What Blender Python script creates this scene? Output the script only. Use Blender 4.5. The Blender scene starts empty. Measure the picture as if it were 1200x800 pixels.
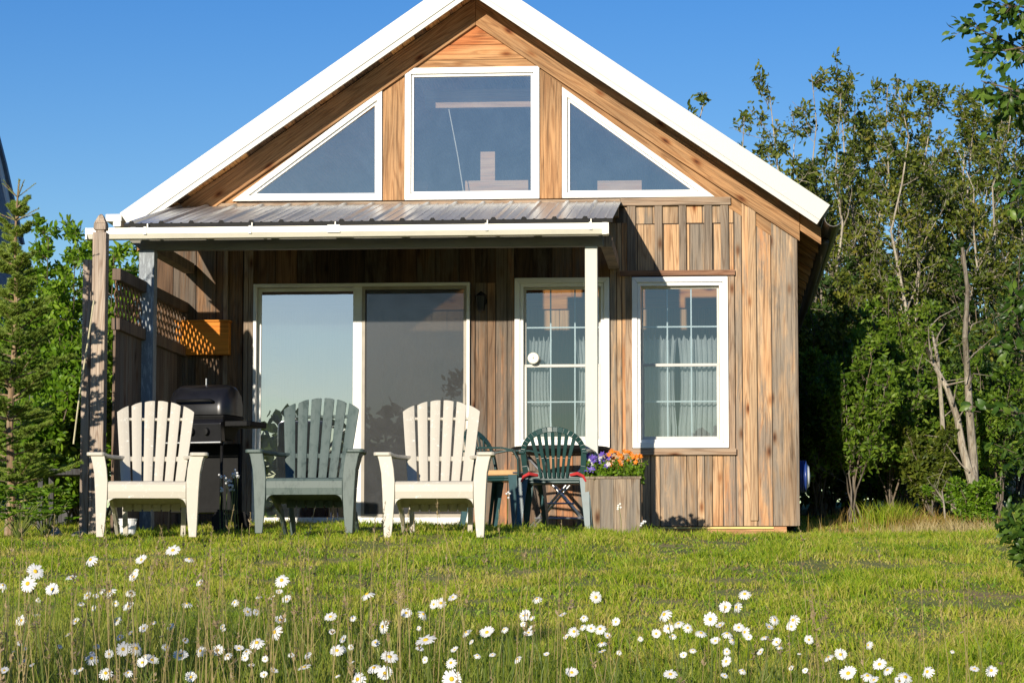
import bpy, math, random
import numpy as np
from mathutils import Vector, Matrix
from mathutils.geometry import tessellate_polygon
R = math.radians
random.seed(7); rng = np.random.default_rng(7)
scene = bpy.context.scene
col = scene.collection

# ------------------------------------------------------------------ camera
F_PX = 3000.0
TH = math.atan(270/3000.0); PS = math.atan(240/3000.0*math.cos(TH))
CAM = Vector((0, -21.7, 0))
Rt = Vector((math.cos(PS), math.sin(PS), 0))
Fw = Vector((-math.sin(PS)*math.cos(TH), math.cos(PS)*math.cos(TH), math.sin(TH)))
Up = Rt.cross(Fw)
cd = bpy.data.cameras.new('camera'); cam = bpy.data.objects.new('camera', cd); col.objects.link(cam)
cam.matrix_world = Matrix(((Rt.x, Up.x, -Fw.x, CAM.x), (Rt.y, Up.y, -Fw.y, CAM.y), (Rt.z, Up.z, -Fw.z, CAM.z), (0, 0, 0, 1)))
cd.lens = 90; cd.sensor_width = 36; cd.clip_start = .1; cd.clip_end = 3000
scene.camera = cam
def at(px, py, Y):
    """world point that stands at depth plane y=Y"""
    d = Fw + Rt*((px-600)/F_PX) + Up*((400-py)/F_PX)
    return CAM + d*((Y-CAM.y)/d.y)
def XZ(px, py, Y=0.0):
    p = at(px, py, Y); return (p.x, p.z)

# ------------------------------------------------------------------ materials
def new_mat(name):
    m = bpy.data.materials.new(name); m.use_nodes = True
    nt = m.node_tree; nt.nodes.clear()
    out = nt.nodes.new('ShaderNodeOutputMaterial')
    return m, nt, out
def N(nt, t, **kw):
    n = nt.nodes.new(t)
    for k, v in kw.items():
        if k in n.inputs: n.inputs[k].default_value = v
        else: setattr(n, k, v)
    return n
def L(nt, a, b): nt.links.new(a, b)
def ramp(nt, stops):
    n = nt.nodes.new('ShaderNodeValToRGB'); e = n.color_ramp.elements
    while len(e) < len(stops): e.new(.5)
    for i, (p, c) in enumerate(stops):
        e[i].position = p; e[i].color = (c[0], c[1], c[2], 1)
    return n
def coords(nt, scale, rot=(0, 0, 0), island=True, amount=37.0):
    tc = N(nt, 'ShaderNodeTexCoord')
    mp = N(nt, 'ShaderNodeMapping'); mp.inputs['Rotation'].default_value = rot
    L(nt, tc.outputs['Object'], mp.inputs['Vector'])
    src = mp.outputs['Vector']
    geo = N(nt, 'ShaderNodeNewGeometry')
    if island:
        mul = N(nt, 'ShaderNodeMath', operation='MULTIPLY'); mul.inputs[1].default_value = amount
        L(nt, geo.outputs['Random Per Island'], mul.inputs[0])
        cb = N(nt, 'ShaderNodeCombineXYZ')
        for i in range(3): L(nt, mul.outputs[0], cb.inputs[i])
        ad = N(nt, 'ShaderNodeVectorMath', operation='ADD')
        L(nt, src, ad.inputs[0]); L(nt, cb.outputs[0], ad.inputs[1]); src = ad.outputs[0]
    sc = N(nt, 'ShaderNodeVectorMath', operation='MULTIPLY'); sc.inputs[1].default_value = scale
    L(nt, src, sc.inputs[0])
    return sc.outputs[0], geo.outputs['Random Per Island'], src
def wood(name, stops, along='z', rot=0.0, grain=34, rough=.8, tone=.35, knots=True, dark=.55, bump=.5, grey=.5, greyc=(.20, .175, .145)):
    """weathered sawn timber: every board (mesh island) has its own tone, figure, knots and grey weathering"""
    m, nt, out = new_mat(name)
    def dirn(a, l): return {'z': (a, a, l), 'x': (l, a, a), 'y': (a, l, a)}[along]
    v, rnd, raw = coords(nt, (1, 1, 1), (0, rot, 0))
    def scaled(sc):
        q = N(nt, 'ShaderNodeVectorMath', operation='MULTIPLY'); q.inputs[1].default_value = sc; L(nt, raw, q.inputs[0]); return q.outputs[0]
    def noise(sc, det=5.0, rg=.6, dist=0.0):
        n = N(nt, 'ShaderNodeTexNoise', Scale=1.0, Detail=det, Roughness=rg, Distortion=dist); L(nt, scaled(sc), n.inputs['Vector']); return n.outputs[0]
    def mul(a, b, f=1.0):
        x = N(nt, 'ShaderNodeMix', data_type='RGBA', blend_type='MULTIPLY'); x.inputs[0].default_value = f; L(nt, a, x.inputs[6]); L(nt, b, x.inputs[7]); return x.outputs[2]
    # board tone + broad stain
    broad = noise(dirn(5, .9), 4.0, .6)
    a = N(nt, 'ShaderNodeMath', operation='MULTIPLY_ADD'); a.inputs[1].default_value = tone*1.3; a.inputs[2].default_value = -.65*tone; L(nt, rnd, a.inputs[0])
    b = N(nt, 'ShaderNodeMath', operation='ADD'); L(nt, broad, b.inputs[0]); L(nt, a.outputs[0], b.inputs[1])
    rp = ramp(nt, stops); L(nt, b.outputs[0], rp.inputs[0]); colr = rp.outputs[0]
    # cathedral growth-ring figure: contour lines of a stretched noise
    fg = noise(dirn(8, .55), 2.0, .5, .35)
    w = N(nt, 'ShaderNodeMath', operation='MULTIPLY'); w.inputs[1].default_value = grain*2.6; L(nt, fg, w.inputs[0])
    sn = N(nt, 'ShaderNodeMath', operation='SINE'); L(nt, w.outputs[0], sn.inputs[0])
    fr = ramp(nt, [(.0, (dark*1.15, dark*1.0, dark*.9)), (.35, (.92, .9, .88)), (1, (1, 1, 1))])
    mr = N(nt, 'ShaderNodeMapRange'); mr.inputs[1].default_value = -1; mr.inputs[2].default_value = 1; L(nt, sn.outputs[0], mr.inputs[0]); L(nt, mr.outputs[0], fr.inputs[0])
    colr = mul(colr, fr.outputs[0], .75)
    # fine fibre
    fine = noise(dirn(grain*3.2, 2.2), 5.0, .7)
    g = ramp(nt, [(.36, (dark*.72,)*3), (.5, (.95, .95, .95)), (.72, (1.14, 1.12, 1.08))]); L(nt, fine, g.inputs[0]); colr = mul(colr, g.outputs[0], .8)
    # grey weathering in ragged streaks
    gm = noise(dirn(11, 1.3), 7.0, .72, .4)
    gb = N(nt, 'ShaderNodeMath', operation='MULTIPLY'); gb.inputs[1].default_value = 7.31; L(nt, rnd, gb.inputs[0])
    gf = N(nt, 'ShaderNodeMath', operation='FRACT'); L(nt, gb.outputs[0], gf.inputs[0])
    ga = N(nt, 'ShaderNodeMath', operation='MULTIPLY_ADD'); ga.inputs[1].default_value = .24; ga.inputs[2].default_value = -.12; L(nt, gf.outputs[0], ga.inputs[0])
    gs = N(nt, 'ShaderNodeMath', operation='ADD'); L(nt, gm, gs.inputs[0]); L(nt, ga.outputs[0], gs.inputs[1])
    c0 = .80-.55*grey
    gr_ = ramp(nt, [(c0, (0, 0, 0)), (min(c0+.13, .99), (1, 1, 1))]); L(nt, gs.outputs[0], gr_.inputs[0])
    gmul = N(nt, 'ShaderNodeMath', operation='MULTIPLY'); gmul.inputs[1].default_value = .85; L(nt, gr_.outputs[0], gmul.inputs[0])
    gcol = N(nt, 'ShaderNodeRGB'); gcol.outputs[0].default_value = (*greyc, 1)
    gc = mul(gcol.outputs[0], g.outputs[0], .9)
    mx = N(nt, 'ShaderNodeMix', data_type='RGBA'); L(nt, gmul.outputs[0], mx.inputs[0]); L(nt, colr, mx.inputs[6]); L(nt, gc, mx.inputs[7]); colr = mx.outputs[2]
    if knots:
        vo = N(nt, 'ShaderNodeTexVoronoi', Scale=1.0); L(nt, scaled(dirn(6.5, 2.6)), vo.inputs['Vector'])
        kr = ramp(nt, [(.035, (.16, .08, .05)), (.075, (.5, .3, .2)), (.15, (.86, .78, .7)), (.22, (1, 1, 1))]); L(nt, vo.outputs['Distance'], kr.inputs[0])
        colr = mul(colr, kr.outputs[0], .95)
    p = N(nt, 'ShaderNodeBsdfPrincipled', Roughness=rough)
    p.inputs['Specular IOR Level'].default_value = .25
    L(nt, colr, p.inputs['Base Color'])
    bp = N(nt, 'ShaderNodeBump', Strength=bump, Distance=.004); L(nt, fine, bp.inputs['Height']); L(nt, bp.outputs[0], p.inputs['Normal'])
    L(nt, p.outputs[0], out.inputs[0]); return m
def paint(name, c, rough=.5, var=.12, scale=9.0, spec=.5, metal=0.0, dirt=None, bump=.08, streak=None):
    m, nt, out = new_mat(name)
    tc = N(nt, 'ShaderNodeTexCoord')
    mp = N(nt, 'ShaderNodeMapping'); mp.inputs['Scale'].default_value = streak or (1, 1, 1); L(nt, tc.outputs['Object'], mp.inputs[0])
    n = N(nt, 'ShaderNodeTexNoise', Scale=scale, Detail=6.0, Roughness=.65); L(nt, mp.outputs[0], n.inputs['Vector'])
    lo = tuple(x*(1-var*2) for x in c); hi = tuple(min(1, x*(1+var)) for x in c)
    rp = ramp(nt, [(.3, lo), (.5, c), (.75, hi)]); L(nt, n.outputs[0], rp.inputs[0])
    colr = rp.outputs[0]
    if dirt:
        n2 = N(nt, 'ShaderNodeTexNoise', Scale=scale*3.1, Detail=8.0, Roughness=.75); L(nt, mp.outputs[0], n2.inputs['Vector'])
        r2 = ramp(nt, [(dirt[1], (1, 1, 1)), (dirt[1]+.12, (0, 0, 0))]); L(nt, n2.outputs[0], r2.inputs[0])
        mx = N(nt, 'ShaderNodeMix', data_type='RGBA'); L(nt, r2.outputs[0], mx.inputs[0])
        mx.inputs[6].default_value = (*dirt[0], 1); L(nt, colr, mx.inputs[7]); colr = mx.outputs[2]
    p = N(nt, 'ShaderNodeBsdfPrincipled', Roughness=rough, Metallic=metal)
    p.inputs['Specular IOR Level'].default_value = spec
    L(nt, colr, p.inputs['Base Color'])
    bp = N(nt, 'ShaderNodeBump', Strength=bump, Distance=.004); L(nt, n.outputs[0], bp.inputs['Height']); L(nt, bp.outputs[0], p.inputs['Normal'])
    L(nt, p.outputs[0], out.inputs[0]); return m
def leafmat(name, stops, trans=.35, rough=.45, spec=.35):
    m, nt, out = new_mat(name)
    geo = N(nt, 'ShaderNodeNewGeometry'); tc = N(nt, 'ShaderNodeTexCoord')
    n = N(nt, 'ShaderNodeTexNoise', Scale=1.1, Detail=3.0); L(nt, tc.outputs['Object'], n.inputs['Vector'])
    a = N(nt, 'ShaderNodeMath', operation='MULTIPLY_ADD'); a.inputs[1].default_value = .55
    L(nt, geo.outputs['Random Per Island'], a.inputs[0]); 
    b = N(nt, 'ShaderNodeMath', operation='MULTIPLY_ADD'); b.inputs[1].default_value = 1.1; b.inputs[2].default_value = -.3
    L(nt, n.outputs[0], b.inputs[0]); L(nt, b.outputs[0], a.inputs[2])
    rp = ramp(nt, stops); L(nt, a.outputs[0], rp.inputs[0])
    p = N(nt, 'ShaderNodeBsdfPrincipled', Roughness=rough); p.inputs['Specular IOR Level'].default_value = spec
    L(nt, rp.outputs[0], p.inputs['Base Color'])
    t = N(nt, 'ShaderNodeBsdfTranslucent'); L(nt, rp.outputs[0], t.inputs[0])
    mx = N(nt, 'ShaderNodeMixShader'); mx.inputs[0].default_value = trans
    L(nt, p.outputs[0], mx.inputs[1]); L(nt, t.outputs[0], mx.inputs[2]); L(nt, mx.outputs[0], out.inputs[0]); return m
def glass(name, refl=.1, gcol=(1, 1, 1), tint=(.8, .84, .84), rough=.0, film=.0, film_c=(.5, .5, .48), wob=.02):
    """window pane: mirror reflection over a see-through pane, optional diffuse film"""
    m, nt, out = new_mat(name)
    tr = N(nt, 'ShaderNodeBsdfTransparent'); tr.inputs[0].default_value = (*tint, 1)
    gl = N(nt, 'ShaderNodeBsdfGlossy', Roughness=rough); gl.inputs[0].default_value = (*gcol, 1)
    lw = N(nt, 'ShaderNodeFresnel', IOR=1.5)
    ad = N(nt, 'ShaderNodeMath', operation='ADD'); ad.inputs[1].default_value = refl; L(nt, lw.outputs[0], ad.inputs[0])
    mx = N(nt, 'ShaderNodeMixShader'); L(nt, ad.outputs[0], mx.inputs[0]); L(nt, tr.outputs[0], mx.inputs[1]); L(nt, gl.outputs[0], mx.inputs[2])
    tc = N(nt, 'ShaderNodeTexCoord')
    n = N(nt, 'ShaderNodeTexNoise', Scale=2.2, Detail=2.0); L(nt, tc.outputs['Object'], n.inputs['Vector'])
    bp = N(nt, 'ShaderNodeBump', Strength=wob, Distance=.02); L(nt, n.outputs[0], bp.inputs['Height']); L(nt, bp.outputs[0], gl.inputs['Normal'])
    last = mx.outputs[0]
    if film:
        n2 = N(nt, 'ShaderNodeTexNoise', Scale=3.0, Detail=9.0, Roughness=.7, Distortion=1.2); L(nt, tc.outputs['Object'], n2.inputs['Vector'])
        mr = N(nt, 'ShaderNodeMapRange'); mr.inputs[1].default_value = .3; mr.inputs[2].default_value = .75
        mr.inputs[3].default_value = film*.55; mr.inputs[4].default_value = film*1.5; L(nt, n2.outputs[0], mr.inputs[0])
        df = N(nt, 'ShaderNodeBsdfDiffuse'); df.inputs[0].default_value = (*film_c, 1)
        m2 = N(nt, 'ShaderNodeMixShader'); L(nt, mr.outputs[0], m2.inputs[0]); L(nt, last, m2.inputs[1]); L(nt, df.outputs[0], m2.inputs[2]); last = m2.outputs[0]
    L(nt, last, out.inputs[0]); return m

TAN = [(.20, (.24, .17, .11)), (.38, (.42, .285, .17)), (.54, (.56, .375, .22)), (.70, (.57, .345, .18)), (.88, (.50, .22, .09))]
GREY = [(.2, (.15, .125, .10)), (.45, (.29, .225, .165)), (.7, (.42, .29, .19)), (.88, (.46, .25, .12))]
ORG = [(.2, (.28, .17, .09)), (.42, (.44, .25, .12)), (.6, (.54, .29, .13)), (.8, (.48, .17, .06))]
M = {}
M['siding'] = wood('siding_wood', TAN, 'z', grain=30, tone=.38, grey=.60, greyc=(.235, .20, .16))
M['midwall'] = wood('shaded_wall_wood', [(.2, (.10, .07, .05)), (.42, (.24, .15, .09)), (.6, (.40, .22, .12)), (.8, (.45, .20, .09))], 'z', grain=30, tone=.5, grey=.62, greyc=(.15, .125, .10))  # contrasty brown of its own, with porch shade mixed into the colour
M['batten'] = wood('batten_wood', GREY, 'z', grain=40, tone=.5)
M['porchwall_shaded'] = wood('porch_wall_shade_wood', [(.2, (.04, .028, .02)), (.5, (.115, .068, .04)), (.8, (.22, .125, .065))], 'z', grain=30, tone=.6, greyc=(.12, .10, .08))  # wood darkened to put the porch shade into its colour
M['gable_h'] = wood('gable_plank_wood', ORG, 'x', grain=26, tone=.45, grey=.34)
M['gable_v'] = wood('gable_post_wood', ORG, 'z', grain=26, tone=.45, grey=.42)
SL = math.atan(.69)
M['slopeR'] = wood('rake_wood_right', [(s, (c[0]*.85, c[1]*.85, c[2]*.85)) for s, c in ORG], 'x', rot=-SL, grain=28, tone=.3, grey=.42)
M['slopeL'] = wood('rake_wood_left', [(s, (c[0]*.85, c[1]*.85, c[2]*.85)) for s, c in ORG], 'x', rot=SL, grain=28, tone=.3, grey=.35)
M['soffit'] = wood('soffit_wood', [(.25, (.14, .08, .04)), (.45, (.5, .25, .1)), (.7, (.78, .4, .14))], 'y', grain=20, tone=.9, grey=.3)
M['trim_h'] = wood('trim_wood', GREY, 'x', grain=30, tone=.3)
M['sill_red'] = wood('red_brown_trim_wood', [(.2, (.12, .07, .05)), (.5, (.28, .15, .09)), (.8, (.42, .25, .15))], 'x', grain=30)
M['found'] = wood('foundation_wood', [(.2, (.35, .19, .1)), (.5, (.58, .32, .16)), (.8, (.66, .42, .24))], 'x', grain=20, grey=.2)
M['sheath'] = paint('dark_sheathing', (.05, .035, .025), rough=.9)
M['post'] = wood('fence_post_wood', [(.2, (.2, .17, .14)), (.5, (.42, .34, .27)), (.8, (.5, .4, .3))], 'z', grain=40, tone=.2)
M['fence'] = wood('fence_wood', [(.2, (.07, .055, .045)), (.5, (.17, .125, .095)), (.8, (.26, .17, .11))], 'z', grain=36, tone=.4)
M['lattice'] = wood('lattice_wood', [(.2, (.16, .10, .06)), (.8, (.38, .23, .13))], 'z', grain=30)
M['planter'] = wood('planter_wood', [(.2, (.15, .12, .09)), (.5, (.26, .205, .145)), (.8, (.34, .26, .18))], 'z', grain=36, tone=.35)
M['greyboard'] = wood('grey_board_shade_wood', [(.2, (.04, .04, .042)), (.8, (.10, .10, .10))], 'z', grain=30, greyc=(.08, .08, .08))  # greys darkened so the fence and table look shaded
M['orange'] = wood('orange_panel_wood', [(.2, (.6, .2, .03)), (.5, (.78, .3, .04)), (.8, (.85, .4, .07))], 'x', grain=20, knots=False, dark=.8, grey=0)
M['inner'] = wood('interior_plywood', [(.2, (.55, .22, .06)), (.8, (.75, .36, .12))], 'x', grain=14, tone=.2, dark=.8, grey=0)
M['inner_v'] = wood('interior_board', [(.2, (.5, .27, .13)), (.8, (.72, .45, .25))], 'z', grain=20, tone=.4, dark=.8, grey=0)
M['pink'] = wood('interior_beam_wood', [(.2, (.5, .32, .2)), (.8, (.66, .46, .32))], 'x', grain=16, tone=.2, dark=.85, knots=False, grey=0)
M['white'] = paint('white_trim_paint', (.80, .79, .75), rough=.45, var=.05, scale=5)
M['fascia'] = paint('white_fascia_metal', (.60, .60, .575), rough=.45, var=.08, scale=3, dirt=((.5, .49, .45), .27), streak=(.6, 1, 2.5))
M['offwhite'] = paint('cream_gutter_vinyl', (.80, .76, .64), rough=.4, var=.05, scale=3)
M['postwhite'] = paint('white_post_paint', (.78, .78, .70), rough=.55, var=.05, scale=6, dirt=((.5, .5, .44), .30), streak=(3, 3, .4))
M['postgrey'] = paint('worn_blue_and_shade_post_paint', (.42, .47, .50), rough=.7, var=.1, scale=6, dirt=((.2, .22, .24), .38), streak=(3, 3, .5))  # weathered blue of the stub; stands for shade on the left porch post
M['beam'] = paint('shade_grey_beam_paint', (.17, .16, .13), rough=.7, var=.15, scale=6, streak=(.4, 3, 3))  # grey taken darker to deepen the shade under the porch
M['sash'] = paint('beige_sash_vinyl', (.52, .50, .45), rough=.5, var=.05)
M['muntin'] = paint('muntin_vinyl', (.55, .58, .58), rough=.5, var=.03)
M['alum'] = paint('door_frame_aluminium', (.70, .69, .64), rough=.45, var=.06, scale=7)
M['brown_al'] = paint('brown_screen_frame', (.30, .26, .20), rough=.5)
M['black'] = paint('black_enamel', (.010, .010, .012), rough=.3, var=.2, scale=14, spec=.35)
M['blackmat'] = paint('black_matt_metal', (.009, .009, .009), rough=.6, var=.2, scale=14, spec=.15)
M['steel'] = paint('grey_steel', (.55, .55, .55), rough=.35, metal=.8, var=.1, scale=20)
M['roofmetal'] = paint('galvanised_roof_sheet', (.66, .69, .72), rough=.34, metal=.6, var=.08, scale=2.6, dirt=((.55, .55, .53), .30), streak=(2.5, .5, 1), spec=.5)
M['darkroof'] = paint('dark_roof_metal', (.09, .1, .11), rough=.5)
M['darkgutter'] = paint('brown_gutter_vinyl', (.07, .06, .05), rough=.4)
M['chairwhite'] = paint('white_resin', (.80, .78, .71), rough=.42, var=.05, scale=7, dirt=((.5, .46, .38), .30))
M['chairgreen'] = paint('faded_green_resin', (.040, .066, .058), rough=.55, var=.22, scale=6, dirt=((.075, .105, .095), .38), streak=(1.5, 1.5, .6))
M['darkgreen'] = paint('dark_green_resin', (.014, .048, .046), rough=.32, var=.15, scale=8)
M['tealgreen'] = paint('teal_green_resin', (.018, .065, .072), rough=.4, var=.2, scale=8)
M['cushion'] = paint('tan_cushion', (.55, .33, .15), rough=.9, var=.1, scale=20)
M['red'] = paint('red_cloth', (.5, .03, .03), rough=.85, var=.2)
M['blue'] = paint('blue_hose_vinyl', (.02, .05, .22), rough=.35)
M['plain_white'] = paint('white_plastic', (.78, .78, .76), rough=.4, var=.03)
M['rock'] = paint('grey_rock', (.26, .24, .21), rough=.9, var=.35, scale=12, bump=.6)
M['paleyellow'] = paint('yellow_strip', (.65, .5, .16), rough=.6)
M['rope'] = paint('pale_rope', (.5, .45, .28), rough=.9)
M['neigh'] = wood('blue_grey_siding', [(.2, (.16, .19, .24)), (.8, (.24, .28, .34))], 'x', grain=12, knots=False, dark=.85, grey=0)
M['bark'] = wood('pale_bark', [(.2, (.14, .12, .09)), (.5, (.34, .30, .23)), (.8, (.46, .41, .32))], 'z', grain=24, knots=False)
M['barkdark'] = wood('brown_bark', [(.2, (.07, .055, .04)), (.8, (.2, .16, .11))], 'z', grain=24, knots=False)
M['barkspruce'] = wood('spruce_bark', [(.2, (.25, .17, .1)), (.8, (.46, .33, .2))], 'z', grain=24, knots=False)
M['stemgreen'] = leafmat('green_stem', [(.2, (.10, .14, .03)), (.8, (.2, .24, .06))], .2)
M['leaf_olive'] = leafmat('olive_leaf', [(.1, (.045, .075, .009)), (.45, (.11, .15, .018)), (.75, (.20, .23, .03)), (.95, (.32, .27, .04))], .45)
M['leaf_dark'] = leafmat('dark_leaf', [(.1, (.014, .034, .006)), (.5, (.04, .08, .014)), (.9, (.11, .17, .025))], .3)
M['leaf_bright'] = leafmat('bright_leaf', [(.1, (.055, .13, .008)), (.5, (.15, .29, .015)), (.9, (.32, .46, .04))], .5)
M['leaf_mid'] = leafmat('mid_green_leaf', [(.1, (.05, .11, .009)), (.5, (.14, .24, .02)), (.9, (.32, .42, .05))], .5)
M['leaf_near'] = leafmat('glossy_leaf', [(.1, (.02, .05, .007)), (.5, (.06, .13, .018)), (.9, (.2, .3, .04))], .4, rough=.38)
M['needle'] = leafmat('spruce_needle', [(.1, (.09, .17, .02)), (.5, (.23, .33, .045)), (.9, (.42, .50, .09))], .35)
M['needle_new'] = leafmat('new_spruce_needle', [(.1, (.08, .15, .04)), (.9, (.22, .3, .1))], .2)
M['grass'] = leafmat('lawn_blade', [(.05, (.09, .15, .012)), (.30, (.23, .38, .016)), (.55, (.43, .50, .03)), (.86, (.62, .50, .15))], .5, rough=.5)
M['clover'] = leafmat('clover_leaf', [(.1, (.08, .17, .015)), (.5, (.18, .31, .03)), (.9, (.34, .45, .05))], .4)
M['stubble'] = leafmat('dry_stubble', [(.1, (.2, .11, .05)), (.5, (.38, .22, .10)), (.9, (.5, .34, .16))], .3)
M['meadow'] = leafmat('meadow_blade', [(.1, (.06, .11, .014)), (.5, (.18, .25, .025)), (.9, (.40, .40, .07))], .45)
M['drygrass'] = leafmat('dry_grass', [(.1, (.22, .2, .06)), (.5, (.42, .34, .14)), (.9, (.58, .45, .22))], .35)
M['seed'] = leafmat('seed_head', [(.1, (.3, .22, .11)), (.9, (.58, .44, .26))], .3)
M['rust'] = leafmat('rusty_weed', [(.1, (.2, .13, .03)), (.9, (.42, .28, .07))], .3)
M['petal'] = leafmat('white_petal', [(.1, (.78, .78, .76)), (.9, (.86, .86, .84))], .3, rough=.6)
M['disc'] = paint('yellow_disc', (.75, .48, .02), rough=.8, scale=300, bump=.5)
M['purple'] = leafmat('purple_petal', [(.1, (.09, .05, .3)), (.9, (.22, .14, .55))], .25)
M['orangeflower'] = leafmat('orange_petal', [(.1, (.62, .13, .01)), (.9, (.85, .3, .03))], .25)
def curtainmat():
    m, nt, out = new_mat('sheer_curtain')
    tr = N(nt, 'ShaderNodeBsdfTransparent'); df = N(nt, 'ShaderNodeBsdfDiffuse'); df.inputs[0].default_value = (.8, .8, .78, 1)
    tl = N(nt, 'ShaderNodeBsdfTranslucent'); tl.inputs[0].default_value = (.7, .7, .68, 1)
    a = N(nt, 'ShaderNodeMixShader'); a.inputs[0].default_value = .35; L(nt, df.outputs[0], a.inputs[1]); L(nt, tl.outputs[0], a.inputs[2])
    tc = N(nt, 'ShaderNodeTexCoord'); n = N(nt, 'ShaderNodeTexNoise', Scale=7.0, Detail=3.0); L(nt, tc.outputs['Object'], n.inputs['Vector'])
    mr = N(nt, 'ShaderNodeMapRange'); mr.inputs[3].default_value = .5; mr.inputs[4].default_value = .8; L(nt, n.outputs[0], mr.inputs[0])
    b = N(nt, 'ShaderNodeMixShader'); L(nt, mr.outputs[0], b.inputs[0]); L(nt, tr.outputs[0], b.inputs[1]); L(nt, a.outputs[0], b.inputs[2])
    L(nt, b.outputs[0], out.inputs[0]); return m
M['curtain'] = curtainmat()
M['glass'] = glass('window_glass', refl=.1, gcol=(.85, .93, 1), tint=(.68, .74, .76))
M['glass_up'] = glass('gable_glass', refl=.22, gcol=(.9, .93, .95), tint=(.82, .84, .84), film=.08, film_c=(.25, .36, .5))  # bluish film stands in for reflected sky
M['glass_door'] = glass('door_glass', refl=.45, gcol=(.92, .88, .96), tint=(.6, .66, .68), film=.035, film_c=(.35, .45, .5))  # film tinted like the sky mirrored in the door
M['screen'] = glass('insect_screen', refl=-.03, tint=(.42, .43, .44), film=.25, film_c=(.12, .125, .13), rough=.2)
def groundmat():
    m, nt, out = new_mat('lawn_soil')
    tc = N(nt, 'ShaderNodeTexCoord')
    n = N(nt, 'ShaderNodeTexNoise', Scale=1.3, Detail=8.0, Roughness=.7); L(nt, tc.outputs['Object'], n.inputs['Vector'])
    rp = ramp(nt, [(.3, (.10, .13, .02)), (.5, (.20, .21, .04)), (.6, (.28, .23, .08)), (.72, (.34, .2, .10))]); L(nt, n.outputs[0], rp.inputs[0])
    p = N(nt, 'ShaderNodeBsdfPrincipled', Roughness=.95); L(nt, rp.outputs[0], p.inputs['Base Color'])
    n2 = N(nt, 'ShaderNodeTexNoise', Scale=40, Detail=5.0); L(nt, tc.outputs['Object'], n2.inputs['Vector'])
    bp = N(nt, 'ShaderNodeBump', Strength=.8, Distance=.03); L(nt, n2.outputs[0], bp.inputs['Height']); L(nt, bp.outputs[0], p.inputs['Normal'])
    L(nt, p.outputs[0], out.inputs[0]); return m
M['ground'] = groundmat()

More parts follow.
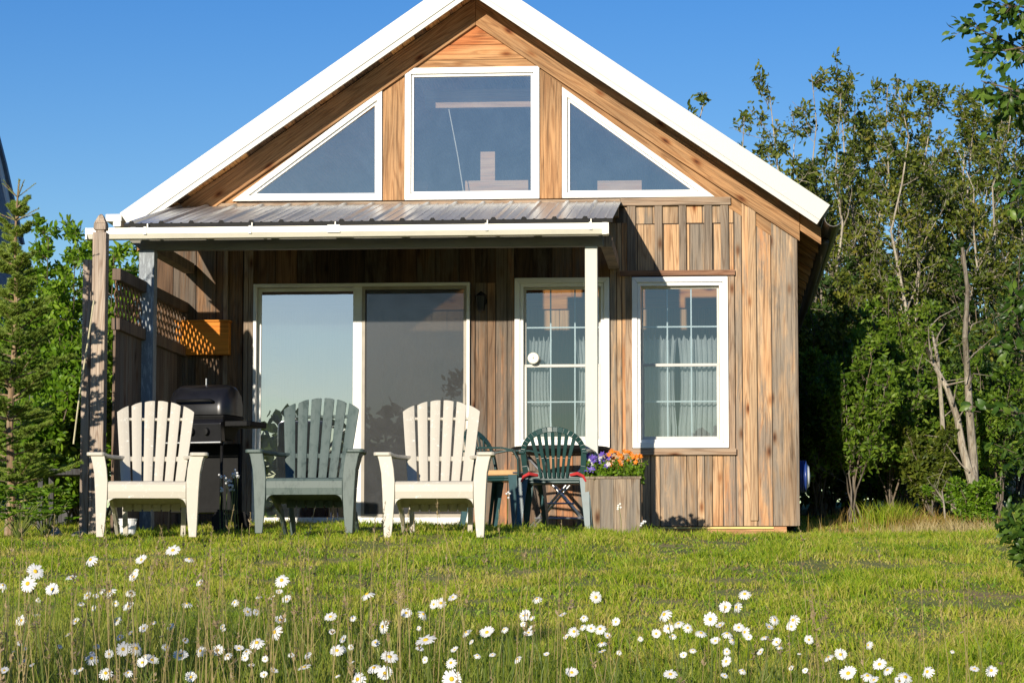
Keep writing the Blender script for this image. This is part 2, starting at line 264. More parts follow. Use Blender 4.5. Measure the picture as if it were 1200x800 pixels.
# ------------------------------------------------------------------ mesh helpers
class MB:
    def __init__(s): s.v = []; s.f = []; s.m = []; s.smooth = False
    def add(s, vs, fs, mi=0):
        o = len(s.v); s.v += [tuple(x) for x in vs]; s.f += [tuple(i+o for i in f) for f in fs]; s.m += [mi]*len(fs)
    def hexa(s, a, b, mi=0):      # a: 4 bottom pts, b: 4 top pts
        s.add(list(a)+list(b), [(3, 2, 1, 0), (4, 5, 6, 7), (0, 1, 5, 4), (1, 2, 6, 5), (2, 3, 7, 6), (3, 0, 4, 7)], mi)
    def box(s, x0, x1, y0, y1, z0, z1, mi=0):
        s.hexa([(x0, y0, z0), (x1, y0, z0), (x1, y1, z0), (x0, y1, z0)], [(x0, y0, z1), (x1, y0, z1), (x1, y1, z1), (x0, y1, z1)], mi)
    def prism(s, poly, y0, y1, mi=0):        # poly: XZ points, counter-clockwise seen from the front
        n = len(poly)
        vs = [(x, y0, z) for x, z in poly]+[(x, y1, z) for x, z in poly]
        fs = [tuple(range(n)), tuple(range(2*n-1, n-1, -1))]+[(i, i+n, (i+1) % n+n, (i+1) % n) for i in range(n)]
        s.add(vs, fs, mi)
    def plate(s, poly, z0, z1, mi=0):        # poly: XY points
        n = len(poly)
        vs = [(x, y, z0) for x, y in poly]+[(x, y, z1) for x, y in poly]
        fs = [tuple(range(n-1, -1, -1)), tuple(range(n, 2*n))]+[(i, (i+1) % n, (i+1) % n+n, i+n) for i in range(n)]
        s.add(vs, fs, mi)
    def beam(s, p0, p1, w, h, mi=0, w1=None, h1=None, side=None):
        p0 = Vector(p0); p1 = Vector(p1); d = (p1-p0).normalized()
        ref = Vector(side) if side else (Vector((1, 0, 0)) if abs(d.x) < .8 else Vector((0, 1, 0)))
        n2 = d.cross(ref).normalized(); n1 = n2.cross(d).normalized()
        w1 = w if w1 is None else w1; h1 = h if h1 is None else h1
        def ring(p, w, h): return [p-n1*w/2-n2*h/2, p+n1*w/2-n2*h/2, p+n1*w/2+n2*h/2, p-n1*w/2+n2*h/2]
        s.hexa(ring(p0, w, h), ring(p1, w1, h1), mi)
    def tube(s, pts, rad, n=6, mi=0, cap=True):
        pts = [Vector(p) for p in pts]
        if not isinstance(rad, (list, tuple)): rad = [rad]*len(pts)
        vs = []; fs = []; prev = None
        for i, p in enumerate(pts):
            d = (pts[min(i+1, len(pts)-1)]-pts[max(i-1, 0)])
            d = d.normalized() if d.length > 1e-9 else Vector((0, 0, 1))
            ref = prev if prev is not None else (Vector((1, 0, 0)) if abs(d.x) < .8 else Vector((0, 1, 0)))
            a = (ref-d*ref.dot(d))
            a = a.normalized() if a.length > 1e-6 else d.orthogonal().normalized()
            prev = a; b = d.cross(a)
            for k in range(n):
                t = 2*math.pi*k/n; vs.append(p+(a*math.cos(t)+b*math.sin(t))*rad[i])
        for i in range(len(pts)-1):
            for k in range(n):
                fs.append((i*n+k, i*n+(k+1) % n, (i+1)*n+(k+1) % n, (i+1)*n+k))
        if cap: fs += [tuple(range(n-1, -1, -1)), tuple((len(pts)-1)*n+k for k in range(n))]
        s.add(vs, fs, mi)
    def lathe(s, prof, c=(0, 0, 0), n=20, mi=0, axis='z'):
        vs = []; fs = []
        for r, h in prof:
            for k in range(n):
                t = 2*math.pi*k/n
                q = {'z': (r*math.cos(t), r*math.sin(t), h), 'x': (h, r*math.cos(t), r*math.sin(t)), 'y': (r*math.sin(t), h, r*math.cos(t))}[axis]
                vs.append((c[0]+q[0], c[1]+q[1], c[2]+q[2]))
        for i in range(len(prof)-1):
            for k in range(n): fs.append((i*n+k, i*n+(k+1) % n, (i+1)*n+(k+1) % n, (i+1)*n+k))
        fs += [tuple(range(n-1, -1, -1)), tuple((len(prof)-1)*n+k for k in range(n))]
        s.add(vs, fs, mi)
    def build(s, name, mat, parent=None, bevel=0, smooth=False, seg=2):
        me = bpy.data.meshes.new(name); me.from_pydata(s.v, [], s.f)
        for m in (mat if isinstance(mat, (list, tuple)) else [mat]): me.materials.append(m)
        if any(s.m): me.polygons.foreach_set('material_index', s.m)
        if smooth: me.polygons.foreach_set('use_smooth', [True]*len(me.polygons))
        me.update(); o = bpy.data.objects.new(name, me); col.objects.link(o)
        if parent is not None: o.parent = parent
        if bevel:
            b = o.modifiers.new('bevel', 'BEVEL'); b.width = bevel; b.segments = seg; b.limit_method = 'ANGLE'; b.angle_limit = R(35)
            if smooth: b.harden_normals = True
        return o
def tag(o, label=None, cat=None, group=None, kind=None):
    if label: o['label'] = label
    if cat: o['category'] = cat
    if group: o['group'] = group
    if kind: o['kind'] = kind
    return o
def empty(name, loc=(0, 0, 0), rz=0, label=None, cat=None, group=None):
    o = bpy.data.objects.new(name, None); col.objects.link(o); o.location = loc; o.rotation_euler = (0, 0, rz)
    o.empty_display_size = .1
    return tag(o, label, cat, group)
KIDS = {}
def copy_tree(o, parent=None):
    c = o.copy(); col.objects.link(c)
    c.parent = parent
    for ch in list(o.children): copy_tree(ch, c)
    return c
def fastmesh(name, verts, loops, sizes, mat, parent=None, smooth=False):
    """numpy mesh: verts (n,3), loops flat, sizes per face"""
    me = bpy.data.meshes.new(name)
    verts = np.asarray(verts, dtype=np.float32); loops = np.asarray(loops, dtype=np.int32); sizes = np.asarray(sizes, dtype=np.int32)
    me.vertices.add(len(verts)); me.vertices.foreach_set('co', verts.ravel())
    me.loops.add(len(loops)); me.loops.foreach_set('vertex_index', loops)
    me.polygons.add(len(sizes)); st = np.concatenate([[0], np.cumsum(sizes)[:-1]]).astype(np.int32)
    me.polygons.foreach_set('loop_start', st); me.polygons.foreach_set('loop_total', sizes)
    me.materials.append(mat); me.update(calc_edges=True); me.validate()
    o = bpy.data.objects.new(name, me); col.objects.link(o)
    if parent is not None: o.parent = parent
    return o
def inset(poly, d):
    n = len(poly); res = []
    for i in range(n):
        p0 = Vector(poly[i-1]); p1 = Vector(poly[i]); p2 = Vector(poly[(i+1) % n])
        e1 = (p1-p0).normalized(); e2 = (p2-p1).normalized()
        n1 = Vector((-e1.y, e1.x)); n2 = Vector((-e2.y, e2.x))
        k = 1+n1.dot(n2); q = p1+(n1+n2)*(d/k); res.append((q.x, q.y))
    return res
def ring(mb, outer, d, y0, y1, mi=0):
    inn = inset(outer, d); n = len(outer)
    for i in range(n):
        j = (i+1) % n
        mb.prism([outer[i], outer[j], inn[j], inn[i]], y0, y1, mi)
    return inn
def ccw(p):
    a = sum(p[i][0]*p[(i+1) % len(p)][1]-p[(i+1) % len(p)][0]*p[i][1] for i in range(len(p)))
    return p if a > 0 else p[::-1]

# ------------------------------------------------------------------ terrain
def gz(x, y):
    t = y+21.7
    a = np.minimum(t-17.4, 0)*.0735+np.clip(t-17.4, 0, 35)*.036+np.clip(t-52.4, 0, 60)*.012
    a = np.where(t < -12, a+(-12-t)*.0735*.6, a)
    dip = -.10/(1+np.exp(-(x+.9)*4))*np.exp(-((y+.2)/2.2)**2)
    und = .018*np.sin(x*1.3+y*.7)+.012*np.sin(x*3.1-y*1.9)
    lift = .05/(1+np.exp(-(x-1.2)*2))*np.clip((t-20)/6, 0, 1)
    return .235+a+dip+und+lift
def gzf(x, y): return float(gz(np.float64(x), np.float64(y)))
xs = np.unique(np.concatenate([np.linspace(-400, -12, 24), np.linspace(-12, 8, 90), np.linspace(8, 400, 24)]))
ys = np.unique(np.concatenate([np.linspace(-500, -22, 30), np.linspace(-22, 16, 150), np.linspace(16, 900, 30)]))
gx, gy = np.meshgrid(xs, ys); gv = np.stack([gx, gy, gz(gx, gy)], -1).reshape(-1, 3)
nx, ny = len(xs), len(ys)
ii, jj = np.meshgrid(np.arange(nx-1), np.arange(ny-1)); b = (jj*nx+ii).ravel()
g = fastmesh('ground', gv, np.stack([b, b+1, b+nx+1, b+nx], -1).ravel(), np.full(len(b), 4), M['ground'])
g.data.polygons.foreach_set('use_smooth', np.ones(len(b), dtype=bool)); tag(g, kind='structure')

# ------------------------------------------------------------------ blades
def blades(name, x, y, h, w, lean, mat, parent=None, z=None, label=None, cat=None, droop=.5):
    n = len(x); z0 = gz(x, y)-.01 if z is None else z
    a = rng.uniform(0, 2*np.pi, n); fa = rng.uniform(0, 2*np.pi, n)
    dx = np.cos(fa); dy = np.sin(fa)                    # blade width direction
    lx = np.cos(a)*lean*h; ly = np.sin(a)*lean*h
    V = np.zeros((n, 5, 3), dtype=np.float32)
    for k, (s, tt) in enumerate([(-.5, 0), (.5, 0), (.42, .55), (-.42, .55)]):
        V[:, k, 0] = x+dx*w*s+lx*tt*droop; V[:, k, 1] = y+dy*w*s+ly*tt*droop; V[:, k, 2] = z0+h*tt
    V[:, 4, 0] = x+lx; V[:, 4, 1] = y+ly; V[:, 4, 2] = z0+h*np.sqrt(np.clip(1-lean**2*.5, .2, 1))
    base = (np.arange(n)*5)[:, None]
    loops = (base+np.array([[0, 1, 2, 3, 3, 2, 4]])).ravel()
    sizes = np.tile([4, 3], n)
    o = fastmesh(name, V.reshape(-1, 3), loops, sizes, mat, parent)
    if label: tag(o, label, cat, kind='stuff')
    return o
def scatter(n, t0, t1, power=1.0, m0=1.0, m1=1.0):
    t = t0+(t1-t0)*rng.uniform(0, 1, n)**power
    u = rng.uniform(0, 1, n)
    return (-.285*t-m0)+(.41*t+m0+m1)*u, t-21.7
def vnoise(x, y, s, seed):
    r = np.random.default_rng(seed); o = np.zeros_like(x)
    for k in range(6):
        a = r.uniform(0, 6.28); f = s*r.uniform(.6, 1.8)
        o += np.sin((x*np.cos(a)+y*np.sin(a))*f+r.uniform(0, 6.28))
    return o/3.4
NL = 470000
x, y = scatter(NL, 7.0, 26, 1.25)
keep = ~((x > -4.8) & (x < .69) & (y > -.02))
bare = vnoise(x, y, 2.6, 5)
x, y = x[keep], y[keep]
h = rng.uniform(.018, .05, len(x))*(1+.35*vnoise(x, y, 3.5, 9))
cl = np.clip(vnoise(x, y, 9.0, 61), -.7, 1.2)
h = np.clip(h*(1+.75*cl), .010, .11)*np.where(y+21.7 < 10.5, 1.5, 1)
tag(blades('lawn_grass', x, y, h, rng.uniform(.0035, .0085, len(x)), rng.uniform(.2, 1.1, len(x)), M['grass']), 'sunlit mown green lawn rising to the cabin', 'grass', kind='stuff')
NB_ = 60000
x, y = scatter(NB_, 8.0, 23, 1.2); k = (vnoise(x, y, 5.5, 71) > .15) & ~((x > -4.8) & (x < .69) & (y > -.02)); x, y = x[k], y[k]
tag(blades('clover_leaves', x, y, rng.uniform(.015, .045, len(x)), rng.uniform(.009, .018, len(x)), rng.uniform(.6, 1.3, len(x)), M['clover']), 'low broad-leaved weeds and clover spread through the lawn', 'ground cover', kind='stuff')
NB_ = 16000
x, y = scatter(NB_, 12.0, 22.5, 1.0); k = vnoise(x, y, 2.6, 5) > .45; k &= ~((x > -4.8) & (x < .69) & (y > -.02)); x, y = x[k], y[k]
tag(blades('dry_stubble', x, y, rng.uniform(.015, .05, len(x)), rng.uniform(.003, .007, len(x)), rng.uniform(.5, 1.3, len(x)), M['stubble']), 'reddish dry stubble in the worn patches of the lawn', 'grass', kind='stuff')
# long meadow blades in the foreground
NM = 26000
x, y = scatter(NM, 5.0, 9.6, .9, .4, .4)
dens = np.clip(.5+.5*vnoise(x, y, 1.6, 21)-.25*(x+.6), .12, 1); k = rng.uniform(0, 1, NM) < dens; x, y = x[k], y[k]
left = np.clip((-x-.2)/1.6, 0, 1)
h = rng.uniform(.07, .24, len(x))*(1+.6*left)
tag(blades('meadow_grass', x, y, h, rng.uniform(.0025, .0055, len(x)), rng.uniform(.05, .5, len(x)), M['meadow']), 'long dark green meadow grass in the foreground', 'grass', kind='stuff')
# dry stalks with seed heads
def stalks(name, n, t0, t1, hmin, hmax, label, mats, xbias=None):
    mb = MB(); sd = MB()
    x, y = scatter(n, t0, t1, 1, .3, .3)
    for xx, yy in zip(x, y):
        if xbias and random.random() > xbias(xx, yy+21.7): continue
        z = gzf(xx, yy); h = random.uniform(hmin, hmax); a = random.uniform(0, 6.28); l = random.uniform(.02, .22)*h
        p = [Vector((xx, yy, z)), Vector((xx+math.cos(a)*l*.4, yy+math.sin(a)*l*.4, z+h*.6)), Vector((xx+math.cos(a)*l, yy+math.sin(a)*l, z+h))]
        mb.tube(p, [.0013, .0011, .0008], 3, 0, False)
        hl = random.uniform(.05, .12)
        for k in range(random.randint(10, 22)):
            f = random.random(); c = p[2]+(p[1]-p[2]).normalized()*hl*f*1.0
            aa = random.uniform(0, 6.28); s = random.uniform(.005, .011)*(.4+f)
            d = Vector((math.cos(aa)*s*1.3, math.sin(aa)*s*1.3, random.uniform(-.3, 1)*s*1.8)); q = Vector((-d.y, d.x, 0))*.3
            mb.add([c, c+d*.5+q, c+d, c+d*.5-q], [(0, 1, 2, 3)], 1)
    o = mb.build(name, mats); return tag(o, label, 'grass', kind='stuff')
stalks('meadow_seed_stalks', 1250, 5.2, 9.4, .28, .62, 'tall tan grass stalks with seed heads among the daisies', [M['drygrass'], M['seed']],
       lambda x, t: .62 if x < -.9 else (.16 if x < 1.5 else .1))

# ------------------------------------------------------------------ daisies
DA = []
for ox, oy, pts in (
 (0, 600, [(608,133,54),(665,163,40),(497,166,44),(318,166,50),(125,207,62),(97,250,62),(183,270,50),(10,255,34),(250,228,42),(475,207,28),(470,226,40),(386,277,48),(306,292,36),(459,282,38),(452,330,44),(657,320,42),(702,247,30),(990,238,54),(1008,305,36),(130,356,28),(75,379,44),(410,379,38),(505,407,36),(598,398,34),(871,349,36),(540,386,22),(986,378,44),(966,420,60),(1162,366,46),(903,457,56),(840,477,36),(866,488,34),(765,484,50),(705,486,44),(635,503,54),(480,477,54),(433,480,54),(583,473,30),(535,518,50),(322,512,50),(383,497,34),(372,564,52),(671,578,42),(450,563,34),(1070,543,50),(1080,500,32),(963,556,32),(883,532,24),(1185,485,50),(75,523,36),(15,555,34),(69,458,24),(285,322,24),(328,336,24),(265,383,34),(133,308,20),(932,515,24),(800,503,34),(500,527,40)]),
 (400, 600, [(90,287,56),(392,298,38),(350,318,40),(325,323,36),(288,357,40),(228,353,42),(145,401,50),(7,445,32),(5,480,30),(297,448,76),(439,421,40),(512,421,54),(572,411,28),(170,507,62),(115,545,52),(153,565,56),(57,586,56),(388,585,68),(385,528,42),(398,482,30),(478,502,26),(457,455,22),(618,515,34),(647,362,44),(687,303,36),(658,422,36),(662,404,24),(778,360,30),(852,370,30),(895,298,44),(818,418,42),(791,437,26),(847,402,28),(878,407,34),(910,409,42),(936,433,28),(916,458,36),(965,384,32),(977,492,20),(810,562,46),(1135,358,52),(1150,408,38),(1185,390,40),(1107,426,34),(1165,434,26),(1157,568,50)]),
 (800, 600, [(218,286,46),(150,333,44),(188,333,42),(97,375,50),(65,423,44),(132,396,36),(156,425,40),(197,404,40),(218,420,40),(115,451,36),(176,449,30),(232,438,26),(324,378,38),(304,402,34),(388,378,44),(382,401,36),(287,438,32),(330,455,34),(340,472,26),(444,447,34),(36,484,26),(274,490,30),(18,405,36),(153,523,42),(512,508,40),(555,499,46),(652,466,34),(692,533,50),(720,553,42),(582,565,60),(650,573,46),(672,588,38),(783,578,54),(762,592,36),(860,559,46),(1026,549,34),(1085,555,44),(431,556,22),(211,556,28),(147,573,28),(410,495,16),(382,547,20),(948,488,16)])):
    for (a, b_, w) in pts: DA.append((ox+a/3, oy+b_/3, w/3))
_r = random.Random(404)
for k in range(46):
    px = _r.choice((_r.uniform(0, 330), _r.uniform(0, 420), _r.uniform(330, 860)))
    DA.append((px, _r.uniform(690 if px < 330 else 715, 792), _r.uniform(6.5, 10.5)))
COLS = [(0, 'below the spruce'), (100, 'below the left white armchair'), (243, 'below the barbecue grill'), (290, 'below the grey-green armchair'), (425, 'below the right white armchair'),
        (570, 'below the green plastic chairs'), (684, 'below the flower box'), (752, 'below the wide-lit right window'), (860, "below the cabin's right corner"), (935, 'right of the cabin')]
ORD = ['first', 'second', 'third', 'fourth', 'fifth', 'sixth', 'seventh', 'eighth', 'ninth', 'tenth', 'eleventh', 'twelfth', 'thirteenth', 'fourteenth', 'fifteenth', 'sixteenth', 'seventeenth', 'eighteenth', 'nineteenth', 'twentieth', 'twenty-first', 'twenty-second', 'twenty-third', 'twenty-fourth', 'twenty-fifth', 'twenty-sixth', 'twenty-seventh', 'twenty-eighth']
cells = {}
for i, (px, py, w) in enumerate(DA):
    c = [t for e, t in COLS if px >= e][-1].replace('wide-lit ', '')
    band = 'topmost' if py < 695 else ('upper' if py < 722 else ('lower' if py < 752 else 'lowest'))
    cells.setdefault((c, band), []).append(i)
dlabel = {}
for (c, band), idx in cells.items():
    idx.sort(key=lambda i: DA[i][0])
    for k, i in enumerate(idx):
        sz = 'large' if DA[i][2] >= 18 else ('small' if DA[i][2] < 11 else '')
        place = f'{ORD[k]} from left' if len(idx) > 1 else 'only one'
        dlabel[i] = ' '.join(f'{sz} white daisy, {place} in the {band} row {c}'.split())
def petal_mesh(nr, seed, droop):
    r = random.Random(seed); mb = MB()
    for k in range(nr):
        a = 2*math.pi*k/nr+r.uniform(-.1, .1); Ln = r.uniform(.88, 1.06)*.5; w = .062*r.uniform(.85, 1.15); dz = droop+r.uniform(-.05, .05)
        ca, sa = math.cos(a), math.sin(a)
        def q(rr, s, z): return (ca*rr-sa*s, sa*rr+ca*s, z)
        mb.add([q(.1, -w*.5, 0), q(.1, w*.5, 0), q(.3, w, dz*.35+.015), q(.3, -w, dz*.35+.015), q(Ln*.93, w*.7, dz*.9), q(Ln*.93, -w*.7, dz*.9), q(Ln, 0, dz)],
               [(0, 1, 2, 3), (3, 2, 4, 5), (5, 4, 6)])
    return mb
dproto = []
for s in range(4):
    pm = petal_mesh([20, 17, 22, 15][s], s, [-.02, -.12, .05, -.2][s])
    me = bpy.data.meshes.new('petals'); me.from_pydata(pm.v, [], pm.f); me.materials.append(M['petal']); me.update()
    dm = MB(); dm.lathe([(.01, .075), (.07, .068), (.115, .035), (.13, 0), (.1, -.02)], n=14)
    me2 = bpy.data.meshes.new('disc'); me2.from_pydata(dm.v, [], dm.f); me2.materials.append(M['disc']); me2.polygons.foreach_set('use_smooth', [True]*len(me2.polygons)); me2.update()
    dproto.append((me, me2))
for i, (px, py, w) in enumerate(DA):
    t = min(max(3000*.045/w, 5.6), 11.0)
    for _ in range(60):
        p = at(px, py, t-21.7); hh = p.z-gzf(p.x, p.y)
        if hh >= .24 or t < 5.2: break
        t -= .12
    p = at(px, py, t-21.7); dia = w*t/3000*1.03
    r = random.Random(i*13+1)
    base = Vector((p.x+r.uniform(-.06, .06), p.y+r.uniform(-.05, .05), gzf(p.x, p.y)-.01))
    root = empty('daisy', base, 0, dlabel[i], 'daisy', 'daisies in the meadow in front of the lawn')
    s = bpy.data.objects.new('petals', dproto[i % 4][0]); col.objects.link(s); s.parent = root
    d = bpy.data.objects.new('disc', dproto[i % 4][1]); col.objects.link(d); d.parent = root
    # flowers face mostly up and towards the evening sun
    az = max(-.8, min(.9, r.gauss(.15, .5))); tilt = max(.45, min(r.gauss(.95, .3), 1.4))
    nrm = Vector((-math.sin(az), -math.cos(az), 0)).normalized()*math.sin(tilt)+Vector((0, 0, math.cos(tilt)))
    q = Vector((0, 0, 1)).rotation_difference(nrm)
    for o in (s, d):
        o.rotation_mode = 'QUATERNION'; o.rotation_quaternion = q; o.location = p-base; o.scale = (dia,)*3
    st = MB(); e = p-base-nrm*.004
    st.tube([(0, 0, 0), (e.x*.3+.01, e.y*.3, e.z*.5), (e.x-nrm.x*.02, e.y-nrm.y*.02, e.z-.03), e], [.0023, .0021, .0018, .0018], 4, 0, False)
    st.build('stem', M['stemgreen'], root)

# ------------------------------------------------------------------ cabin
RX, RZ, SLP = -2.04, 5.11, .69
HALF = 3.0; OV = .42; DEPTH = 9.5
WL = XZ(180, 400)[0]; WR = XZ(933.5, 400)[0]
def roofz(x): return RZ-SLP*abs(x-RX)
cabin = empty('cabin', (RX, 0, gzf(RX, 0)), 0, 'small wooden gabled cabin with white-edged roof and a lean-to porch', 'cabin')
def P_(mb, name, mat, parent=cabin, **kw):
    """parts are modelled in world space; shift so that the parent's frame is honoured"""
    root = parent
    while root.parent is not None: root = root.parent
    off = root.location
    mb.v = [(a-off.x, b-off.y, c-off.z) for a, b, c in mb.v]
    return mb.build(name, mat, parent, **kw)
ZB = XZ(800, 616)[1]
def wrect(x0, y0, x1, y1, Y=0):     # pixel rectangle on the wall -> ccw XZ polygon
    a = at(x0, y1, Y); b = at(x1, y1, Y); c = at(x1, y0, Y); d = at(x0, y0, Y)
    zb = (a.z+b.z)/2; zt = (c.z+d.z)/2; xl = (a.x+d.x)/2; xr = (b.x+c.x)/2
    return [(xl, zb), (xr, zb), (xr, zt), (xl, zt)]
door_o = wrect(297, 332.5, 551, 616)
win1_o = wrect(603.5, 326, 714.5, 525)
win2_o = wrect(741, 325, 853.5, 525)
cen_o = wrect(475, 80, 632.5, 234.5)
triL_o = ccw([XZ(273, 236.5), XZ(448.5, 235.5), XZ(448.5, 106.5)])
triR_o = ccw([XZ(659, 233), XZ(838, 231.5), XZ(659, 103)])
OPEN = [inset(p, .03) for p in (door_o, win1_o, win2_o, cen_o, triL_o, triR_o)]
# base sheets of the front wall with real openings
def sheet(mb, y, flip=False, mi=0):
    outer = [(WL, ZB), (WR, ZB), (WR, roofz(WR)-.17), (RX, RZ-.17), (WL, roofz(WL)-.17)]
    loops = [[Vector((a, b, 0)) for a, b in outer]]+[[Vector((a, b, 0)) for a, b in h] for h in OPEN]
    pts = [(p.x, y, p.y) for l in loops for p in l]
    tris = tessellate_polygon(loops)
    mb.add(pts, [t if not flip else t[::-1] for t in tris], mi)
mb = MB(); sheet(mb, 0, mi=1); sheet(mb, .12, True, mi=1)
# boards
def split_boards(mb, x0, x1, z0, z1, y0, y1, edges=None, w=.16, slope=False):
    x = x0; k = 0
    while x < x1-.01:
        ww = (edges[k+1]-edges[k]) if edges and k+1 < len(edges) else w*random.uniform(.75, 1.25)
        xe = min(x+ww, x1)
        if x1-xe < .03: xe = x1
        j = random.uniform(-.002, .003)
        a, b = x+.0035, xe-.0035
        if slope:
            mb.prism([(a, z0), (b, z0), (b, min(z1, roofz(b)-.19)), (a, min(z1, roofz(a)-.19))], y0-j, y1)
        else: mb.box(a, b, y0-j, y1, z0+random.uniform(0, .004), z1)
        x = xe; k += 1
wx = lambda px: XZ(px, 430)[0]
wz = lambda py, px=700: XZ(px, py)[1]
ZH = wz(241, 790)
# right block: full height boards
for (a, b_, yo) in ((861.5, 870, .012), (870, 886.5, .02), (886.5, 904.5, .013), (904.5, 933.5, .02)):
    xa, xb = wx(a)+.0035, wx(b_)-.0035
    mb.prism([(xa, ZB), (xb, ZB), (xb, min(roofz(xb)-.3, 9)), (xa, min(roofz(xa)-.3, 9))], -yo, -.001)
# above window 2: recessed boards
split_boards(mb, wx(731), wx(861), wz(262, 790), ZH, -.009, -.001, w=.2)
split_boards(mb, wx(716), wx(861), wz(318, 790), wz(262, 790)-.008, -.004, -.001, w=.2)
# below window 2
for (a, b_) in ((762, 773), (773, 804), (804, 816), (816, 825), (825, 834), (834, 846.5), (846.5, 861.3)):
    mb.box(wx(a)+.0035, wx(b_)-.0035, -.01-random.uniform(0, .008), -.001, ZB, wz(533, 800))
# behind the flower box, between and left of the windows
split_boards(mb, wx(700), wx(762), ZB, wz(533), -.012, -.001, w=.12)
for (a, b_) in ((715, 723), (723, 729), (729, 741)):
    mb.box(wx(a)+.0035, wx(b_)-.0035, -.01-random.uniform(0, .012), -.001, wz(533), wz(262))
P_(mb, 'wall', [M['siding'], M['sheath']])
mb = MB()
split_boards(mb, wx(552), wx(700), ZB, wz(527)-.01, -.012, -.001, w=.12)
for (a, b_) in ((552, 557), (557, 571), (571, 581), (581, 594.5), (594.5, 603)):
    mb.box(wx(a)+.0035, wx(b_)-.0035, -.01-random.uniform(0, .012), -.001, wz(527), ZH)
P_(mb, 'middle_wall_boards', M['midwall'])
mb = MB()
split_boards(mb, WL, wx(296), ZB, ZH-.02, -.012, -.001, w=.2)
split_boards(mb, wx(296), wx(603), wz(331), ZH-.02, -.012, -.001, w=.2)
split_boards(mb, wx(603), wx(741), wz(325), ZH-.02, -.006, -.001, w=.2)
P_(mb, 'porch_wall_boards', M['porchwall_shaded'])
mb = MB()
for (a, b_) in ((735.5, 745.5), (768, 777), (796.5, 805), (826.5, 835.5), (845.5, 855)):
    mb = MB(); mb.box(wx(a), wx(b_), -.036, -.001, wz(317.5, 790), ZH-.001); P_(mb, 'batten', M['batten'], bevel=.003)
mb = MB()
mb.prism([(wx(877.5), wz(610)), (wx(886.8), wz(610)), (wx(886.8), roofz(wx(886.8))-.3), (wx(877.5), roofz(wx(877.5))-.3)], -.042, -.001); P_(mb, 'batten', M['siding'], bevel=.003)
mb = MB(); mb.box(WR-.012, WR+.012, -.028, .02, ZB, roofz(WR)-.3); P_(mb, 'corner_board', M['batten'], bevel=.003)
for px in (262, 286, 291.5): mb = MB(); mb.box(wx(px), wx(px+5), -.035, -.001, ZB, ZH-.03); P_(mb, 'batten', M['batten'])
mb = MB()   # grey trims round the windows
mb.box(wx(853.5)+.002, wx(861), -.032, -.001, wz(533, 850), wz(324, 850)); P_(mb, 'window_casing', M['batten']); mb = MB()
mb.box(wx(733), wx(741)-.002, -.024, -.001, wz(533, 735), wz(324, 735))
P_(mb, 'window_casing', M['batten'])
mb = MB(); mb.box(wx(727), wx(862), -.05, -.001, wz(323.5, 790), wz(317.5, 790)); P_(mb, 'head_trim', M['sill_red'])
mb = MB(); mb.box(wx(600), wx(717), -.045, -.001, wz(531, 790), wz(525.5, 790)); P_(mb, 'sill', M['trim_h']); mb = MB(); mb.box(wx(737), wx(862), -.055, -.001, wz(533, 790), wz(525.8, 790)); P_(mb, 'sill', M['trim_h'])
mb = MB(); mb.box(wx(728), XZ(856, 235)[0], -.05, -.001, ZH-.002, wz(232.5, 790)); P_(mb, 'header', M['trim_h']); mb = MB(); mb.box(wx(225), wx(728)-.003, -.045, -.001, ZH-.002, wz(235.3, 600)); P_(mb, 'header', M['trim_h'])
# foundation timber
mb = MB(); mb.box(wx(560), wx(920), .0, .1, ZB-.12, ZB-.006); mb.box(wx(905), wx(920), -.02, .0, ZB-.13, ZB-.02); P_(mb, 'foundation_beam', M['found'])
mb = MB(); mb.box(wx(772), wx(905), -.02, -.002, ZB-.024, ZB-.008); P_(mb, 'yellow_strip', M['paleyellow'])
mb = MB(); mb.box(wx(182), wx(560), -.05, .1, ZB-.25, ZB-.004); P_(mb, 'base_board', M['greyboard'])
# side walls, back wall, floor, interior partition
mb = MB(); split = 0
mb.box(WR-.1, WR-.002, .121, DEPTH, ZB, roofz(WR)-.16); P_(mb, 'side_wall', M['batten']); mb = MB(); mb.box(WL+.002, WL+.1, .121, DEPTH, ZB, roofz(WL)-.16)
P_(mb, 'side_wall', M['batten'])
mb = MB(); mb.prism([(WL, ZB), (WR, ZB), (WR, roofz(WR)-.17), (RX, RZ-.17), (WL, roofz(WL)-.17)], DEPTH, DEPTH+.1); P_(mb, 'back_wall', M['batten'])
mb = MB(); mb.box(WL+.1, WR-.1, .12, DEPTH, ZB-.1, ZB+.02); P_(mb, 'interior_floor', M['inner'])
mb = MB()
zs = XZ(700, 362, 3.5)[1]
x = WL+.1
while x < WR-.12:
    mb.box(x, min(x+.16, WR-.1)-.004, 3.5, 3.55, ZB, zs); x += .16
P_(mb, 'interior_boards', M['inner_v'])
mb = MB(); mb.box(WL+.1, WR-.1, 3.46, 3.56, zs, zs+.75); P_(mb, 'interior_panel', M['inner'])
# rake boards
def rake(side, o0, o1, y0, y1, xin, xout):
    # board following the slope, vertical offsets o0..o1 below the roof line
    s = 1 if side > 0 else -1
    xa, xb = RX+s*xin, RX+s*xout
    p = [(xa, roofz(xa)-o1), (xb, roofz(xb)-o1), (xb, roofz(xb)-o0), (xa, roofz(xa)-o0)]
    return ccw(p)
for s, m in ((1, 'slopeR'), (-1, 'slopeL')):
    mb = MB(); mb.prism(rake(s, .18, .415, 0, 0, .001, 2.76), -.06, -.001); P_(mb, 'rake_board', M[m], bevel=.003)
    mb = MB(); mb.prism(rake(s, .418, .53 if s > 0 else .50, 0, 0, .552 if s > 0 else .615, 2.6), -.018, -.001); P_(mb, 'rake_trim', M[m], bevel=.003)
